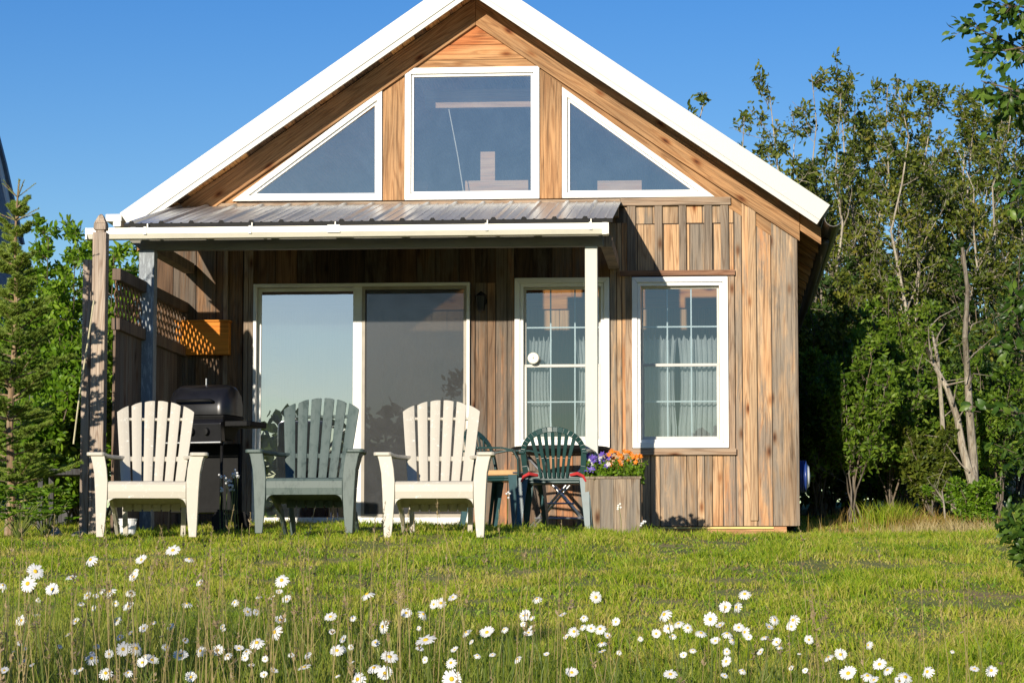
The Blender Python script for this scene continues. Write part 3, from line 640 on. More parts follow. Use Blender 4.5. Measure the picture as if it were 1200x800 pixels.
# gable planks over the middle window and posts between the windows
mb = MB(); prev = wz(80, 560)+.002
for i, py in enumerate((70.5, 53, 26, -2)):
    zt = XZ(560, py)[1]; hw = lambda z: (RZ-.40-z)/SLP
    a, b_ = hw(prev), max(hw(zt-.004), .001)
    if i == 0: a = b_ = .66
    mb.prism([(RX-a, prev), (RX+a, prev), (RX+b_, zt-.004), (RX-b_, zt-.004)], -.024-.004*(i % 2), -.001); prev = zt
P_(mb, 'gable_planks', M['gable_h'], bevel=.002)
for a, b_ in ((449.2, 474.4), (633, 658.4)):
    mb = MB(); xa, xb = XZ(a, 160)[0], XZ(b_, 160)[0]
    mb.prism([(xa, wz(236, 500)+.008), (xb, wz(236, 500)+.008), (xb, roofz(xb)-.43), (xa, roofz(xa)-.43)], -.027, -.001); P_(mb, 'gable_post', M['gable_v'], bevel=.003)
# roof
def slab(s, y0, y1, o0, o1, xin, xout):
    xa, xb = RX+s*xin, RX+s*xout
    return ccw([(xa, roofz(xa)-o1), (xb, roofz(xb)-o1), (xb, roofz(xb)-o0), (xa, roofz(xa)-o0)])
nrmv = .193/math.cos(SL)
roof = None
for s in (1, -1):
    mb = MB(); mb.prism(slab(s, 0, 0, .03, .13, 0, HALF-.05), -OV+.02, DEPTH+.4)
    o = P_(mb, 'roof', M['darkroof']); 
    if roof is None: roof = o
    # sheathing boards below, parallel to the ridge
    mb = MB(); d = .02
    while d < HALF-.1:
        w = random.uniform(.085, .115); e = min(d+w, HALF-.06)
        mb.prism(slab(s, 0, 0, .132, .172+random.uniform(-.003, .003), d, e-.006), -OV+.012, .9 if s < 0 else .9); d += w
    P_(mb, 'soffit', M['soffit'], roof)
    mb = MB(); mb.prism(slab(s, 0, 0, .135, .17, .0, HALF-.08), .9, DEPTH+.38); P_(mb, 'soffit', M['soffit'], roof)
# fascia, end cut square to the slope
for s in (1, -1):
    u = Vector((s*math.cos(SL), -math.sin(SL))); nrm = Vector((-s*math.sin(SL), -math.cos(SL)))
    T = Vector((RX, RZ)); E = T+u*(HALF/math.cos(SL))
    D1, D2 = .15, .193
    def q(a, d, at_end):
        p = (E if at_end else T)+(nrm*d)
        if not at_end: p = Vector((RX, RZ-d/math.cos(SL)))
        return (p.x, p.y)
    mb = MB(); mb.prism(ccw([q(0, 0, 0), q(0, 0, 1), q(0, D1, 1), q(0, D1, 0)]), -OV-.022, -OV+.01)
    mb.prism(ccw([q(0, D1, 0), q(0, D1, 1), q(0, D2, 1), q(0, D2, 0)]), -OV-.010, -OV+.011)
    P_(mb, 'fascia', M['fascia'], roof)
    # eave board
    mb = MB(); mb.prism(ccw([q(0, .0, 1), (q(0, .0, 1)[0]-s*.03, q(0, 0, 1)[1]+.02), (q(0, D1, 1)[0]-s*.03, q(0, D1, 1)[1]+.02), q(0, D1, 1)]), -OV+.012, DEPTH+.4)
    P_(mb, 'eave_board', M['darkroof'] if s > 0 else M['white'], roof)
# rafter ends under the right eave and eave gutters
mb = MB()
for k in range(16):
    y0 = -.04+k*.6
    for s in (1, -1):
        mb = MB(); mb.prism(slab(s, 0, 0, .18, .32, 2.715, 2.94), y0, y0+.05); P_(mb, 'rafter_tail', M['slopeR'], roof)
def gutter_profile(r, n=9): return [(math.cos(math.pi+math.pi*k/(n-1))*r, math.sin(math.pi+math.pi*k/(n-1))*r) for k in range(n)]
def eave_gutter(x, z, y0, y1, r, mat, nm='eave_gutter'):
    mb = MB(); pr = gutter_profile(r)+[(a*.93, b_*.93) for a, b_ in gutter_profile(r)][::-1]
    mb.prism([(x+a, z+b_) for a, b_ in pr], y0, y1); return P_(mb, nm, mat, roof)
ex, ez = RX+HALF+.02, RZ-SLP*HALF
eave_gutter(ex+.01, ez-.1, -OV+.03, DEPTH+.4, .075, M['darkgutter'])
lx = RX-HALF-.055
mb = MB(); mb.box(lx-.075, lx+.065, -OV-.0, DEPTH+.4, ez-.07, ez-.005); mb.box(lx-.01, lx+.06, -OV-.0, DEPTH, ez-.115, ez-.07); P_(mb, 'eave_gutter', M['white'], roof, bevel=.008)
# sloping downpipe under the right eave
mb = MB(); mb.tube([(ex-.03, .4, ez-.2), (ex-.12, 3.0, ez-.5), (WR+.06, 5.2, ez-.8), (WR+.06, 5.2, ZB)], .04, 8); P_(mb, 'downpipe', M['darkgutter'], roof, smooth=True)

# windows
def win_frame(name, outer, w1, w2, parent=cabin, y0=-.05, glassm='glass_up'):
    mb = MB(); i1 = ring(mb, outer, w1, y0, .05)
    i2 = ring(mb, inset(i1, .0012), w2, y0+.028, .049)
    f = P_(mb, name, M['white'], parent, bevel=.004)
    mb = MB(); pa = inset(i2, -.004); mb.add([(a, .0, b_) for a, b_ in pa], [tuple(range(len(pa)))])
    P_(mb, 'pane', M[glassm], f)
    return f, i2
win_frame('window', cen_o, .052, .022)
win_frame('window', triL_o, .045, .02)
win_frame('window', triR_o, .045, .02)
def double_hung(outer, xm, ymeet):
    mb = MB(); i1 = ring(mb, outer, .045, -.055, .06); i2 = ring(mb, inset(i1, .0012), .028, -.035, .059)
    f = P_(mb, 'window', M['white'], bevel=.004)
    x0, z0 = i2[0]; x1, z1 = i2[2]; zm = wz(ymeet, 790)
    mb = MB()
    lo = [(x0, z0), (x1, z0), (x1, zm+.014), (x0, zm+.014)]; up = [(x0, zm-.014), (x1, zm-.014), (x1, z1), (x0, z1)]
    li = ring(mb, inset(lo, .002), .024, .0, .028); ui = ring(mb, inset(up, .002), .018, .03, .055)
    P_(mb, 'sash', M['sash'], f, bevel=.002)
    mb = MB()
    for x in xm:
        mb.box(x-.006, x+.006, .044, .052, ui[0][1], ui[2][1]); mb.box(x-.006, x+.006, .016, .024, li[0][1], li[2][1])
    zu = (ui[0][1]+ui[2][1])/2; zl = (li[0][1]+li[2][1])/2
    mb.box(ui[0][0], ui[1][0], .0435, .0515, zu-.006, zu+.006); mb.box(li[0][0], li[1][0], .0155, .0235, zl-.006, zl+.006)
    P_(mb, 'muntin', M['muntin'], f)
    mb = MB()
    for p, y in ((lo, .012), (up, .042)):
        p = inset(p, .02); mb.add([(a, y, b_) for a, b_ in p], [(0, 1, 2, 3)])
    P_(mb, 'pane', M['glass'], f)
    return x0, x1, z0, z1
w1 = double_hung(win1_o, (XZ(645, 400)[0], XZ(673.5, 400)[0]), 427.5)
w2 = double_hung(win2_o, (XZ(782, 400)[0], XZ(810, 400)[0]), 427.5)
def curtain(label, pieces, ztop, zbot):
    mb = MB()
    for (xa, xb, fl, ph) in pieces:
        nc, nr = 60, 24; o = len(mb.v); vs = []
        for j in range(nr+1):
            v = j/nr
            for i in range(nc+1):
                u = i/nc
                x = xa+(xb-xa)*u
                # edges pull together half way down
                xg = x+fl*math.sin(min(v*1.15, 1)*math.pi)*(u if fl < 0 else (1-u))*.05
                zt = ztop+.018*math.sin(u*37+ph)+.012*math.sin(u*71+ph*2)
                z = zt+(zbot-zt)*v
                y = .13+.018*math.sin(u*(44+6*math.sin(ph))+ph+v*.5)+.009*math.sin(u*97+v)
                vs.append((xg, y, z))
        fs = [(j*(nc+1)+i, j*(nc+1)+i+1, (j+1)*(nc+1)+i+1, (j+1)*(nc+1)+i) for j in range(nr) for i in range(nc)]
        mb.add(vs, fs)
    o = mb.build('curtain', M['curtain'], smooth=True); return tag(o, label, 'curtain', 'sheer curtains')
X_ = lambda px: XZ(px, 450, .13)[0]
curtain('sheer white curtain hanging in the window beside the cabin corner', [(X_(752), X_(793), -.45, .3), (X_(794.5), X_(842), .5, 1.9)], XZ(790, 396, .13)[1], XZ(790, 516, .13)[1])
curtain('sheer white curtain parted wide in the window behind the porch post', [(X_(614), X_(647), -.6, .9), (X_(674), X_(706), .6, 2.6)], XZ(640, 398, .13)[1], XZ(640, 514, .13)[1])
# interior timbers seen through the upper windows
mb = MB()
a = XZ(498, 103, .5); b_ = XZ(640, 125, .5); mb.box(a[0], b_[0], .5, .58, b_[1], a[1]-.02)
a = XZ(563, 178, .5); b_ = XZ(580, 214, .5); mb.box(a[0], b_[0], .5, .58, b_[1], a[1])
for p0, p1 in (((545, 212), (619, 224)), ((484, 213), (499, 226)), ((669, 212), (675, 224)), ((700, 212), (752, 224))):
    a = XZ(*p0, .48); b_ = XZ(*p1, .48); mb.box(a[0], b_[0], .48, .62, b_[1]-.2, a[1])
P_(mb, 'interior_timber', M['pink'])
mb = MB(); mb.tube([at(526, 128, .3), at(536, 180, .3), at(545, 236, .3)], .004, 4); P_(mb, 'pull_cord', M['plain_white'])
# sliding door
mb = MB(); i1 = ring(mb, door_o, .028, -.055, .07)
dd = P_(mb, 'sliding_door', M['alum'], bevel=.003)
zb, zt = i1[0][1], i1[2][1]; xl, xr = i1[0][0], i1[1][0]
xc0, xc1 = XZ(413.5, 480)[0], XZ(424, 480)[0]
mb = MB(); pl = [(xl+.001, zb+.001), (xc1, zb+.001), (xc1, zt-.001), (xl+.001, zt-.001)]; iL = ring(mb, pl, .03, .02, .055); mb.box(xc0, xc1, -.02, .018, zb, zt)
mb.box(xl, xr, -.03, .0, zb, zb+.045)
P_(mb, 'door_frame', M['alum'], dd, bevel=.003)
mb = MB(); mb.add([(a, .035, b_) for a, b_ in inset(iL, -.004)], [(0, 1, 2, 3)]); P_(mb, 'pane', M['glass_door'], dd)
mb = MB(); pr = [(xc1+.001, zb+.046), (xr-.001, zb+.046), (xr-.001, zt-.001), (xc1+.001, zt-.001)]; iR = ring(mb, pr, .026, -.028, -.012); P_(mb, 'screen_frame', M['brown_al'], dd)
mb = MB(); mb.add([(a, -.02, b_) for a, b_ in inset(iR, -.004)], [(0, 1, 2, 3)]); P_(mb, 'screen', M['screen'], dd)
mb = MB(); mb.add([(a, .03, b_) for a, b_ in inset(iR, -.03)], [(0, 1, 2, 3)]); P_(mb, 'pane', M['glass_door'], dd)
mb = MB(); hx = XZ(545, 480)[0]; hz = XZ(545, 462)[1]; mb.box(hx-.012, hx+.014, -.07, -.0565, hz-.09, hz+.09); P_(mb, 'door_handle', M['brown_al'], dd, bevel=.005)
mb = MB(); x = XZ(322, 450, .5)[0]; mb.box(x-.02, x+.02, .5, .54, ZB, XZ(322, 398, .5)[1]); P_(mb, 'interior_strip', M['pink'])  # upright wooden strip behind the left door pane

# ---- porch
PY = -1.6; FY = -1.85
bz0, bz1 = XZ(440, 291.5, PY)[1], XZ(440, 275, PY)[1]+.03
mb = MB(); xa, xb = XZ(166, 290, PY)[0], XZ(707, 285, PY)[0]
mb.box(xa, xb, PY-.05, PY+.04, bz0, bz1); P_(mb, 'porch_beam', M['beam'], bevel=.004)
for px, w, m in ((172.5, .125, 'postgrey'), (693.3, .098, 'postwhite')):
    x = XZ(px, 400, PY)[0]
    mb = MB(); mb.box(x-w/2, x+w/2, PY-w/2, PY+w/2, gzf(x, PY)-.1, bz0-.001)
    P_(mb, 'porch_post', M[m], bevel=.005)
mb = MB()
for px in (223, 720): 
    x = XZ(px, 320, 0)[0]; mb = MB(); mb.box(x-.045, x+.045, PY+.042, -.045, bz0+.0, bz0+.085); P_(mb, 'porch_side_beam', M['batten'], bevel=.003)
# rafters and purlins under the sheet
mz0 = XZ(440, 258.6, FY)[1]; mz1 = XZ(500, 238.5, 0)[1]
ml, mr_ = XZ(146, 262, FY)[0], XZ(718, 259, FY)[0]
def mz(y): return mz0+(mz1-mz0)*(y-FY)/(0-FY)
mb = MB()
for k in range(8):
    x = ml+.1+(mr_-ml-.2)*k/7; mb.beam((x, FY+.06, mz(FY+.06)-.075), (x, -.05, mz(-.05)-.075), .045, .1)
for y in (FY+.05, -1.2, -.6, -.1): mb.box(ml+.03, mr_-.02, y-.03, y+.03, mz(y)-.028, mz(y)-.008)
mb.box(mr_-.11, mr_-.02, -.18, -.06, mz(-.1)-.13, mz(-.1)-.03)
P_(mb, 'porch_rafter', M['batten'])
# ribbed metal sheet
mb = MB(); prof = []
x = ml; pitch = .24; k = 0
first = ml+.06
def prf(x):
    d = (x-first) % pitch; d = min(d, pitch-d)
    z = .019*max(0, min(1, (.024-d)/.012))
    for off in (.08, .16):
        e = abs(((x-first) % pitch)-off); z = max(z, .005*max(0, min(1, (.012-e)/.006)))
    return z
brk = {ml, mr_}
n = int((mr_-ml)/pitch)+2
for i in range(-1, n):
    c = first+i*pitch
    for o_ in (-.024, -.012, .012, .024, .068, .074, .086, .092, .148, .154, .166, .172): 
        if ml < c+o_ < mr_: brk.add(c+o_)
brk = sorted(brk); ysl = [FY-.02, -1.4, -.9, -.45, -.046]
vs = []
for y in ysl:
    for x in brk: vs.append((x, y, mz(y)+prf(x)))
for y in ysl:
    for x in brk: vs.append((x, y, mz(y)+prf(x)-.0012))
nb = len(brk); o2 = nb*len(ysl); fs = []
for j in range(len(ysl)-1):
    for i in range(nb-1):
        a = j*nb+i; fs.append((a, a+1, a+nb+1, a+nb)); fs.append((o2+a+nb, o2+a+nb+1, o2+a+1, o2+a))
for i in range(nb-1): fs.append((o2+i, o2+i+1, i+1, i))
mb.add(vs, fs); P_(mb, 'porch_roof', M['roofmetal'])
mb = MB(); y0_, y1_ = FY-.0225, FY-.0201; nb = len(brk)  # black strip added over the rib ends to read as their shade
vs = [(x, y, mz(y)+(prf(x)+.0008 if k else -.03)) for k in (0, 1) for y in (y0_, y1_) for x in brk]
fs = []
for i in range(nb-1): fs += [(i, i+1, 2*nb+i+1, 2*nb+i), (nb+i+1, nb+i, 3*nb+i, 3*nb+i+1), (2*nb+i, 2*nb+i+1, 3*nb+i+1, 3*nb+i)]
mb.add(vs, fs); P_(mb, 'rib_shade_strip', M['blackmat'])
# porch gutter
g0x, g1x = XZ(101.5, 270, FY-.1)[0], XZ(713.5, 268, FY-.1)[0]
gt, gb = XZ(400, 265.3, FY-.1)[1], XZ(400, 277.5, FY-.1)[1]
def gsec(x): return [(x, FY-.025, gb+.01), (x, FY-.025, gt), (x, FY-.03, gt), (x, FY-.03, gb+.014), (x, FY-.105, gb+.012), (x, FY-.132, gb+.042), (x, FY-.132, gt), (x, FY-.138, gt+.002), (x, FY-.138, gb+.038), (x, FY-.108, gb+.002), (x, FY-.03, gb)]
mb = MB(); A = gsec(g0x); B = gsec(g1x); n = len(A)
mb.add(A+B, [(i, (i+1) % n, (i+1) % n+n, i+n) for i in range(n)])
for x in (g0x, g1x-.012): mb.box(x, x+.012, FY-.142, FY-.022, gb-.003, gt+.003)
mb.box(g1x-.05, g1x-.014, FY-.144, FY-.02, gb-.005, gt+.004)
gut = P_(mb, 'porch_gutter', M['offwhite'])
for px in (170, 293, 391, 570, 692):
    x = XZ(px, 268, FY-.14)[0]; mb = MB(); w = .012 if px != 391 else .05
    mb.box(x-w, x+w, FY-.146, FY-.1385, gb+.03, gt+.006); mb.box(x-w, x+w, FY-.1455, FY-.03, gt+.004, gt+.009); mb.box(x-.005, x+.005, FY-.06, FY-.02, gt+.0095, gt+.045)
    P_(mb, 'bracket', M['offwhite'], gut, bevel=.002)
mb = MB(); mb.prism([XZ(147, 276, -1.5), XZ(170, 297, -1.5), XZ(170, 285, -1.5), XZ(158, 276, -1.5)][::-1], -1.6, -1.5); P_(mb, 'porch_corner_brace', M['beam'])

# ---- things on the cabin wall
lx_, lz_ = XZ(564, 352, -.09)
lan = empty('wall_lantern', (lx_, -.02, lz_), 0, 'small black wall lantern between the sliding door and the window', 'lantern')
mb = MB(); mb.lathe([(.03, -.01), (.045, -.015), (.045, -.002), (.01, 0)][::-1], axis='y', n=12); mb.tube([(0, 0, 0), (0, -.06, .05), (0, -.09, .06)], .007, 6); mb.build('bracket', M['blackmat'], lan, smooth=False)
mb = MB(); mb.lathe([(.012, -.10), (.03, -.085), (.032, -.07), (.045, .03), (.05, .035), (.03, .06), (.008, .075)], c=(0, -.09, 0), n=8); mb.build('lamp_body', M['black'], lan)
tx, tz = XZ(625, 419.5, -.065)
th = empty('thermometer', (tx, -.06, tz), 0, 'round cream dial thermometer on the glass of the porch-side window', 'thermometer')
mb = MB(); mb.lathe([(.02, .008), (.045, .008), (.05, .0), (.045, -.012), (.038, -.014)], axis='y', n=24); mb.build('case', M['offwhite'], th, smooth=False)
mb = MB(); mb.lathe([(.036, -.0145), (.036, -.016)], axis='y', n=24); mb.lathe([(.008, -.017), (.008, -.021)], axis='y', n=10, mi=1)
mb.box(-.002, .002, -.019, -.0165, .0, .028, 1); mb.build('dial', [M['offwhite'], M['brown_al']], th)
p0 = XZ(205.5, 377.5, -.12); p1 = XZ(268, 415, -.12)
ob = empty('orange_board', (p0[0], -.02, p1[1]), 0, 'bright orange wooden board box on the porch wall in lattice shadow', 'board')
W_, H_ = p1[0]-p0[0], p0[1]-p1[1]
mb = MB(); mb.box(0, W_, -.11, 0, 0, H_); mb.build('box_body', M['orange'], ob, bevel=.003)
mb = MB(); mb.box(-.005, W_+.01, -.125, .0, H_+.001, H_+.016); mb.build('lid', M['orange'], ob, bevel=.003)
hx, hz = at(944, 558, .28).x, at(944, 558, .28).z
hr = empty('hose_reel', (WR, .28, hz), 0, 'white hose reel with blue hose on the right side wall', 'hose reel')
mb = MB(); mb.lathe([(.1, .0), (.1, .055)], axis='x', n=20); mb.build('hub', M['plain_white'], hr); hr.scale = (1.3, 1, 1)
mb = MB()
for k in range(2):
    for x in (.016, .032, .048): 
        mb.tube([(x+.006, math.cos(t)*(.112+k*.018), math.sin(t)*(.112+k*.018)) for t in np.linspace(0, 6.28, 25)], .009, 6, cap=False)
mb.build('hose', M['blue'], hr, smooth=True)
mb = MB(); mb.lathe([(.03, .085), (.085, .08), (.105, .066), (.108, .058), (.1, .056)][::-1], axis='x', n=26); mb.build('rim', M['plain_white'], hr, smooth=True)

# ------------------------------------------------------------------ lattice fence
FX = -4.57; FYF = -2.62
fz_top = 2.31; fz_l1 = 1.93
fence = empty('lattice_fence', (FX, -1.3, gzf(FX, -1.3)), 0, 'weathered privacy fence with lattice top and a carved front post', 'fence')
mb = MB(); w = .105; px0 = XZ(116.5, 400, FYF)[0]; gzp = gzf(px0, FYF); ztp = XZ(116, 273, FYF)[1]; zft = XZ(116, 251, FYF)[1]
mb.box(px0-w/2, px0+w/2, FYF-w/2, FYF+w/2, gzp-.1, ztp)
P_(mb, 'post', M['post'], fence, bevel=.006)
mb = MB(); mb.box(px0-.034, px0+.034, FYF-.034, FYF+.034, ztp, ztp+.02)
def sq(w, z): return [(px0-w, FYF-w, z), (px0+w, FYF-w, z), (px0+w, FYF+w, z), (px0-w, FYF+w, z)]
mb.hexa(sq(.048, ztp+.02), sq(.046, ztp+.07)); mb.hexa(sq(.0455, ztp+.071), sq(.018, zft-.012)); mb.hexa(sq(.0175, zft-.0118), sq(.006, zft))
P_(mb, 'post_cap', M['post'], fence, bevel=.004)
mb = MB(); y = FYF+.07
while y < -.03:
    w = random.uniform(.13, .15); e = min(y+w, -.025)
    mb.box(FX-.01, FX+.01, y, e-.004, gzf(FX, y)-.02, fz_l1-.085); y = e
P_(mb, 'fence_boards', M['fence'], fence)
mb = MB()
for z0, z1 in ((fz_top-.09, fz_top), (fz_l1-.09, fz_l1)): mb.box(FX-.02, FX+.045, FYF+.055, -.025, z0, z1)
mb.box(FX-.045, FX+.0, FYF+.055, -.025, .55, .64)
mb.box(FX-.02, FX+.045, -.075, -.026, .4, fz_l1-.0905); mb.box(FX-.018, FX+.043, -.07, -.026, fz_l1+.001, fz_top-.091)
P_(mb, 'rail', M['fence'], fence, bevel=.004)
mb = MB(); z0, z1 = fz_l1+.001, fz_top-.091; Hh = z1-z0; y0, y1 = FYF+.056, -.076
def lat(dirn, xo):
    c = -Hh
    while c < (y1-y0)+Hh:
        # strip from (c, 0) to (c+H, H) clipped to the panel
        a0, a1 = c, c+Hh; t0 = max(0, -a0/Hh); t1 = min(1, ((y1-y0)-a0)/Hh)
        if t1 > t0+.02:
            pa, pb = a0+Hh*t0, a0+Hh*t1; za, zb_ = z0+Hh*t0, z0+Hh*t1
            if dirn < 0: pa, pb = (y1-y0)-pa, (y1-y0)-pb
            mb.beam((xo, y0+pa, za), (xo, y0+pb, zb_), .006, .032, side=(1, 0, 0))
        c += .125
lat(1, FX+.0); lat(-1, FX+.0075)
P_(mb, 'lattice', M['lattice'], fence)
mb = MB(); x0, z0 = XZ(101, 306, -2.3); x1, _ = XZ(108, 306, -2.3); mb.box(x0, x1+.02, -2.4, -2.36, gzf(x0, -2.3), z0); P_(mb, 'side_board', M['post'], fence, bevel=.004)
rp = MB(); rp.tube([at(110, 352, -2.9), at(103, 400, -3.0), at(94, 455, -3.1), at(86, 520, -3.15)], .006, 5)
# grey board fence in the shade behind the spruce
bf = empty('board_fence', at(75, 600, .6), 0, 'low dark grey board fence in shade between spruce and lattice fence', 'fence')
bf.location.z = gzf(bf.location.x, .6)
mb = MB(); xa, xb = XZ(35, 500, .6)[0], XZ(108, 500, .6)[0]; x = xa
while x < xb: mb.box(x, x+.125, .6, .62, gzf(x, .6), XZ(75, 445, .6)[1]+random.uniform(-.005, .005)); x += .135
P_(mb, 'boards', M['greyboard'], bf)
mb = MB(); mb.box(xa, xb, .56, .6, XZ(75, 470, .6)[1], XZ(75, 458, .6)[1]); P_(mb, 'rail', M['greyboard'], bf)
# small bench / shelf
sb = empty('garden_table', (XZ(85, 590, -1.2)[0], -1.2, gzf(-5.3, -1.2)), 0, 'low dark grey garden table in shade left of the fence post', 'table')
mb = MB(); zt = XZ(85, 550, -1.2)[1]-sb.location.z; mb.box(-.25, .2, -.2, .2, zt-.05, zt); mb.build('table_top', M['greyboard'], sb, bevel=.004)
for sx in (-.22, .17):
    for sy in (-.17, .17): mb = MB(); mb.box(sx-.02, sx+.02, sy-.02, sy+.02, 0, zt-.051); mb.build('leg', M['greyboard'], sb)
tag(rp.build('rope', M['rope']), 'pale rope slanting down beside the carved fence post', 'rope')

# ------------------------------------------------------------------ adirondack chairs
def adirondack(mat):
    root = empty('adirondack_chair')
    mb = MB()
    # seat: gently curved slatted deck with rolled front edge and apron
    n = 16; prof = []
    for (y, z) in ((-.335, .255), (-.342, .30), (-.342, .345), (-.33, .362), (-.305, .368), (-.24, .352), (-.12, .315), (0, .275), (.13, .235), (.2, .222)): prof.append((y, z))
    W = .262
    vs = []; 
    for x in (-W, W):
        for (y, z) in prof: vs.append((x, y, z))
        for (y, z) in prof[::-1]: vs.append((x, y+(.014 if z < .36 and y < -.3 else 0), z-(.014 if y > -.32 else 0)))
    m = len(prof)*2
    fs = [(i, (i+1) % m, (i+1) % m+m, i+m) for i in range(m)]+[tuple(range(m-1, -1, -1)), tuple(range(m, 2*m))]
    mb.add(vs, fs)
    # curved corner webs between apron and legs
    for s in (-1, 1):
        c = []
        for k in range(6):
            t = k/5*math.pi/2; c.append((s*(W-.05+.05*math.sin(t)), .254-.05+.05*math.cos(t)))
        poly = ccw(c+[(s*W, .2545)]); mb.prism(poly, -.336, -.322)
    # seat grooves as slim dark gaps: slats proud of deck
    for k in range(5):
        y = -.27+k*.085; z = .362-(y+.27)*.315
        mb.hexa([(-W+.02, y, z-.006), (W-.02, y, z-.006), (W-.02, y+.072, z-.006-.0227), (-W+.02, y+.072, z-.0287)],
                [(-W+.02, y, z+.004), (W-.02, y, z+.004), (W-.02, y+.072, z+.004-.0227), (-W+.02, y+.072, z-.0187)])
    mb.build('seat', mat, root, bevel=.005)
    # back
    rk = math.atan(.30/.745); y0b, z0b = .10, .20
    def bp(u, v, th=0): 
        bow = .035*(u/.27)**2
        return (u, y0b+v*math.sin(rk)-bow+th*math.cos(rk), z0b+v*math.cos(rk)-th*math.sin(rk))
    V = .80; mb = MB(); ns = 6; gap_b, gap_t = .011, .021
    hb, ht = .195, .278
    def half(v): 
        t = max(0, min(1, v/V)); return hb+(ht-hb)*(t**.85)
    def top(u): return V-.085*(u/.275)**2
    for i in range(ns):
        rows = 12; vs = []; nc = 4
        for j in range(rows+1):
            for c in range(nc+1):
                f = (i+c/nc)/ns*2-1; 
                vt = top(f*ht); v = -.02+(vt+.02)*j/rows
                gp = gap_b+(gap_t-gap_b)*max(0, v)/V
                fa = (i/ns*2-1); fb = ((i+1)/ns*2-1); hw = half(v)
                ua = fa*hw+gp/2*(1 if i > 0 else 0); ub = fb*hw-gp/2*(1 if i < ns-1 else 0)
                u = ua+(ub-ua)*c/nc
                vs.append(bp(u, v, -.004*math.sin(math.pi*c/nc)))
        nn = len(vs); bk = []
        for j in range(rows+1):
            for c in range(nc+1):
                q = vs[j*(nc+1)+c]; bk.append((q[0], q[1]+.014, q[2]-.004))
        fs = []
        idx = lambda j, c: j*(nc+1)+c
        for j in range(rows):
            for c in range(nc):
                fs.append((idx(j, c), idx(j, c+1), idx(j+1, c+1), idx(j+1, c))); fs.append((nn+idx(j+1, c), nn+idx(j+1, c+1), nn+idx(j, c+1), nn+idx(j, c)))
            fs.append((idx(j, 0), idx(j+1, 0), nn+idx(j+1, 0), nn+idx(j, 0))); fs.append((idx(j+1, nc), idx(j, nc), nn+idx(j, nc), nn+idx(j+1, nc)))
        for c in range(nc):
            fs.append((idx(rows, c), idx(rows, c+1), nn+idx(rows, c+1), nn+idx(rows, c))); fs.append((idx(0, c+1), idx(0, c), nn+idx(0, c), nn+idx(0, c+1)))
        mb.add(vs+bk, fs)
    # webs (cross bars) behind the slats
    for v0, v1, ex_ in ((.35, .385, .0), (.655, .675, -.0), (.0, .03, 0)):
        prev = None
        K = 12
        for k in range(K):
            ua = (-1+2*k/K)*(half(v0)-.004+ex_); ub = (-1+2*(k+1)/K)*(half(v0)-.004+ex_)
            a = [bp(ua, v0, .008), bp(ub, v0, .008), bp(ub, v0, .026), bp(ua, v0, .026)]; b2 = [bp(ua, v1, .008), bp(ub, v1, .008), bp(ub, v1, .026), bp(ua, v1, .026)]
            mb.hexa(a, b2)
    mb.build('backrest', mat, root, bevel=.003)
    for s in (-1, 1):
        # arm: broad paddle narrowing to the back
        mb = MB()
        poly = [(.285, -.345), (.30, -.362), (.39, -.362), (.408, -.345), (.41, -.28), (.395, -.1), (.36, .08), (.30, .2), (.245, .27), (.205, .275), (.2, .22), (.225, .18), (.265, .08), (.285, -.05)]
        if s < 0: poly = [(-a, b2) for a, b2 in poly][::-1]
        mb.plate(poly, .532, .556)
        mb.build('armrest', mat, root, bevel=.007)
        # front leg
        mb = MB()
        po = [(.382, .531), (.372, .5), (.356, .42), (.348, .3), (.342, .15), (.336, 0)]; pi_ = [(.286, 0), (.274, .12), (.266, .25), (.264, .36), (.272, .45), (.287, .531)]
        poly = ccw([(s*a, b2) for a, b2 in po+pi_]); mb.prism(poly, -.345, -.325)
        # side flange of the leg
        vs = []
        for (a, b2), d in zip(po, (.17, .15, .12, .10, .08, .065)): vs.append((a, d, b2))
        for k in range(len(vs)-1):
            a0, d0, z0 = vs[k]; a1, d1, z1 = vs[k+1]
            mb.hexa([(s*(a1-.014), -.3249, z1), (s*a1, -.3249, z1), (s*a1, -.325+d1, z1), (s*(a1-.014), -.325+d1, z1)],
                    [(s*(a0-.014), -.3249, z0), (s*a0, -.3249, z0), (s*a0, -.325+d0, z0), (s*(a0-.014), -.325+d0, z0)])
        mb.build('leg', mat, root, bevel=.004)
        # rear leg: side rail of the seat running down to the ground
        mb = MB()
        pts = [(-.30, .30, .07), (-.1, .265, .075), (.1, .2, .08), (.25, .12, .07), (.36, .0, .06)]
        for k in range(4):
            y0_, z0_, h0 = pts[k]; y1_, z1_, h1 = pts[k+1]
            mb.hexa([(s*.262-.012, y0_, z0_-h0/2), (s*.262+.012, y0_, z0_-h0/2), (s*.258+.012, y1_, z1_-(h1/2 if k < 3 else 0)), (s*.258-.012, y1_, z1_-(h1/2 if k < 3 else 0))],
                    [(s*.262-.012, y0_, z0_+h0/2), (s*.262+.012, y0_, z0_+h0/2), (s*.258+.012, y1_+(0 if k < 3 else .06), z1_+(h1/2 if k < 3 else .0)), (s*.258-.012, y1_+(0 if k < 3 else .06), z1_+(h1/2 if k < 3 else .0))])
        mb.build('leg', mat, root, bevel=.003)
        mb = MB(); mb.beam((s*.215, .265, .53), (s*.2, .36, .0), .03, .055, w1=.035, h1=.04); mb.build('back_brace', mat, root, bevel=.003)
    return root
CY = -4.6
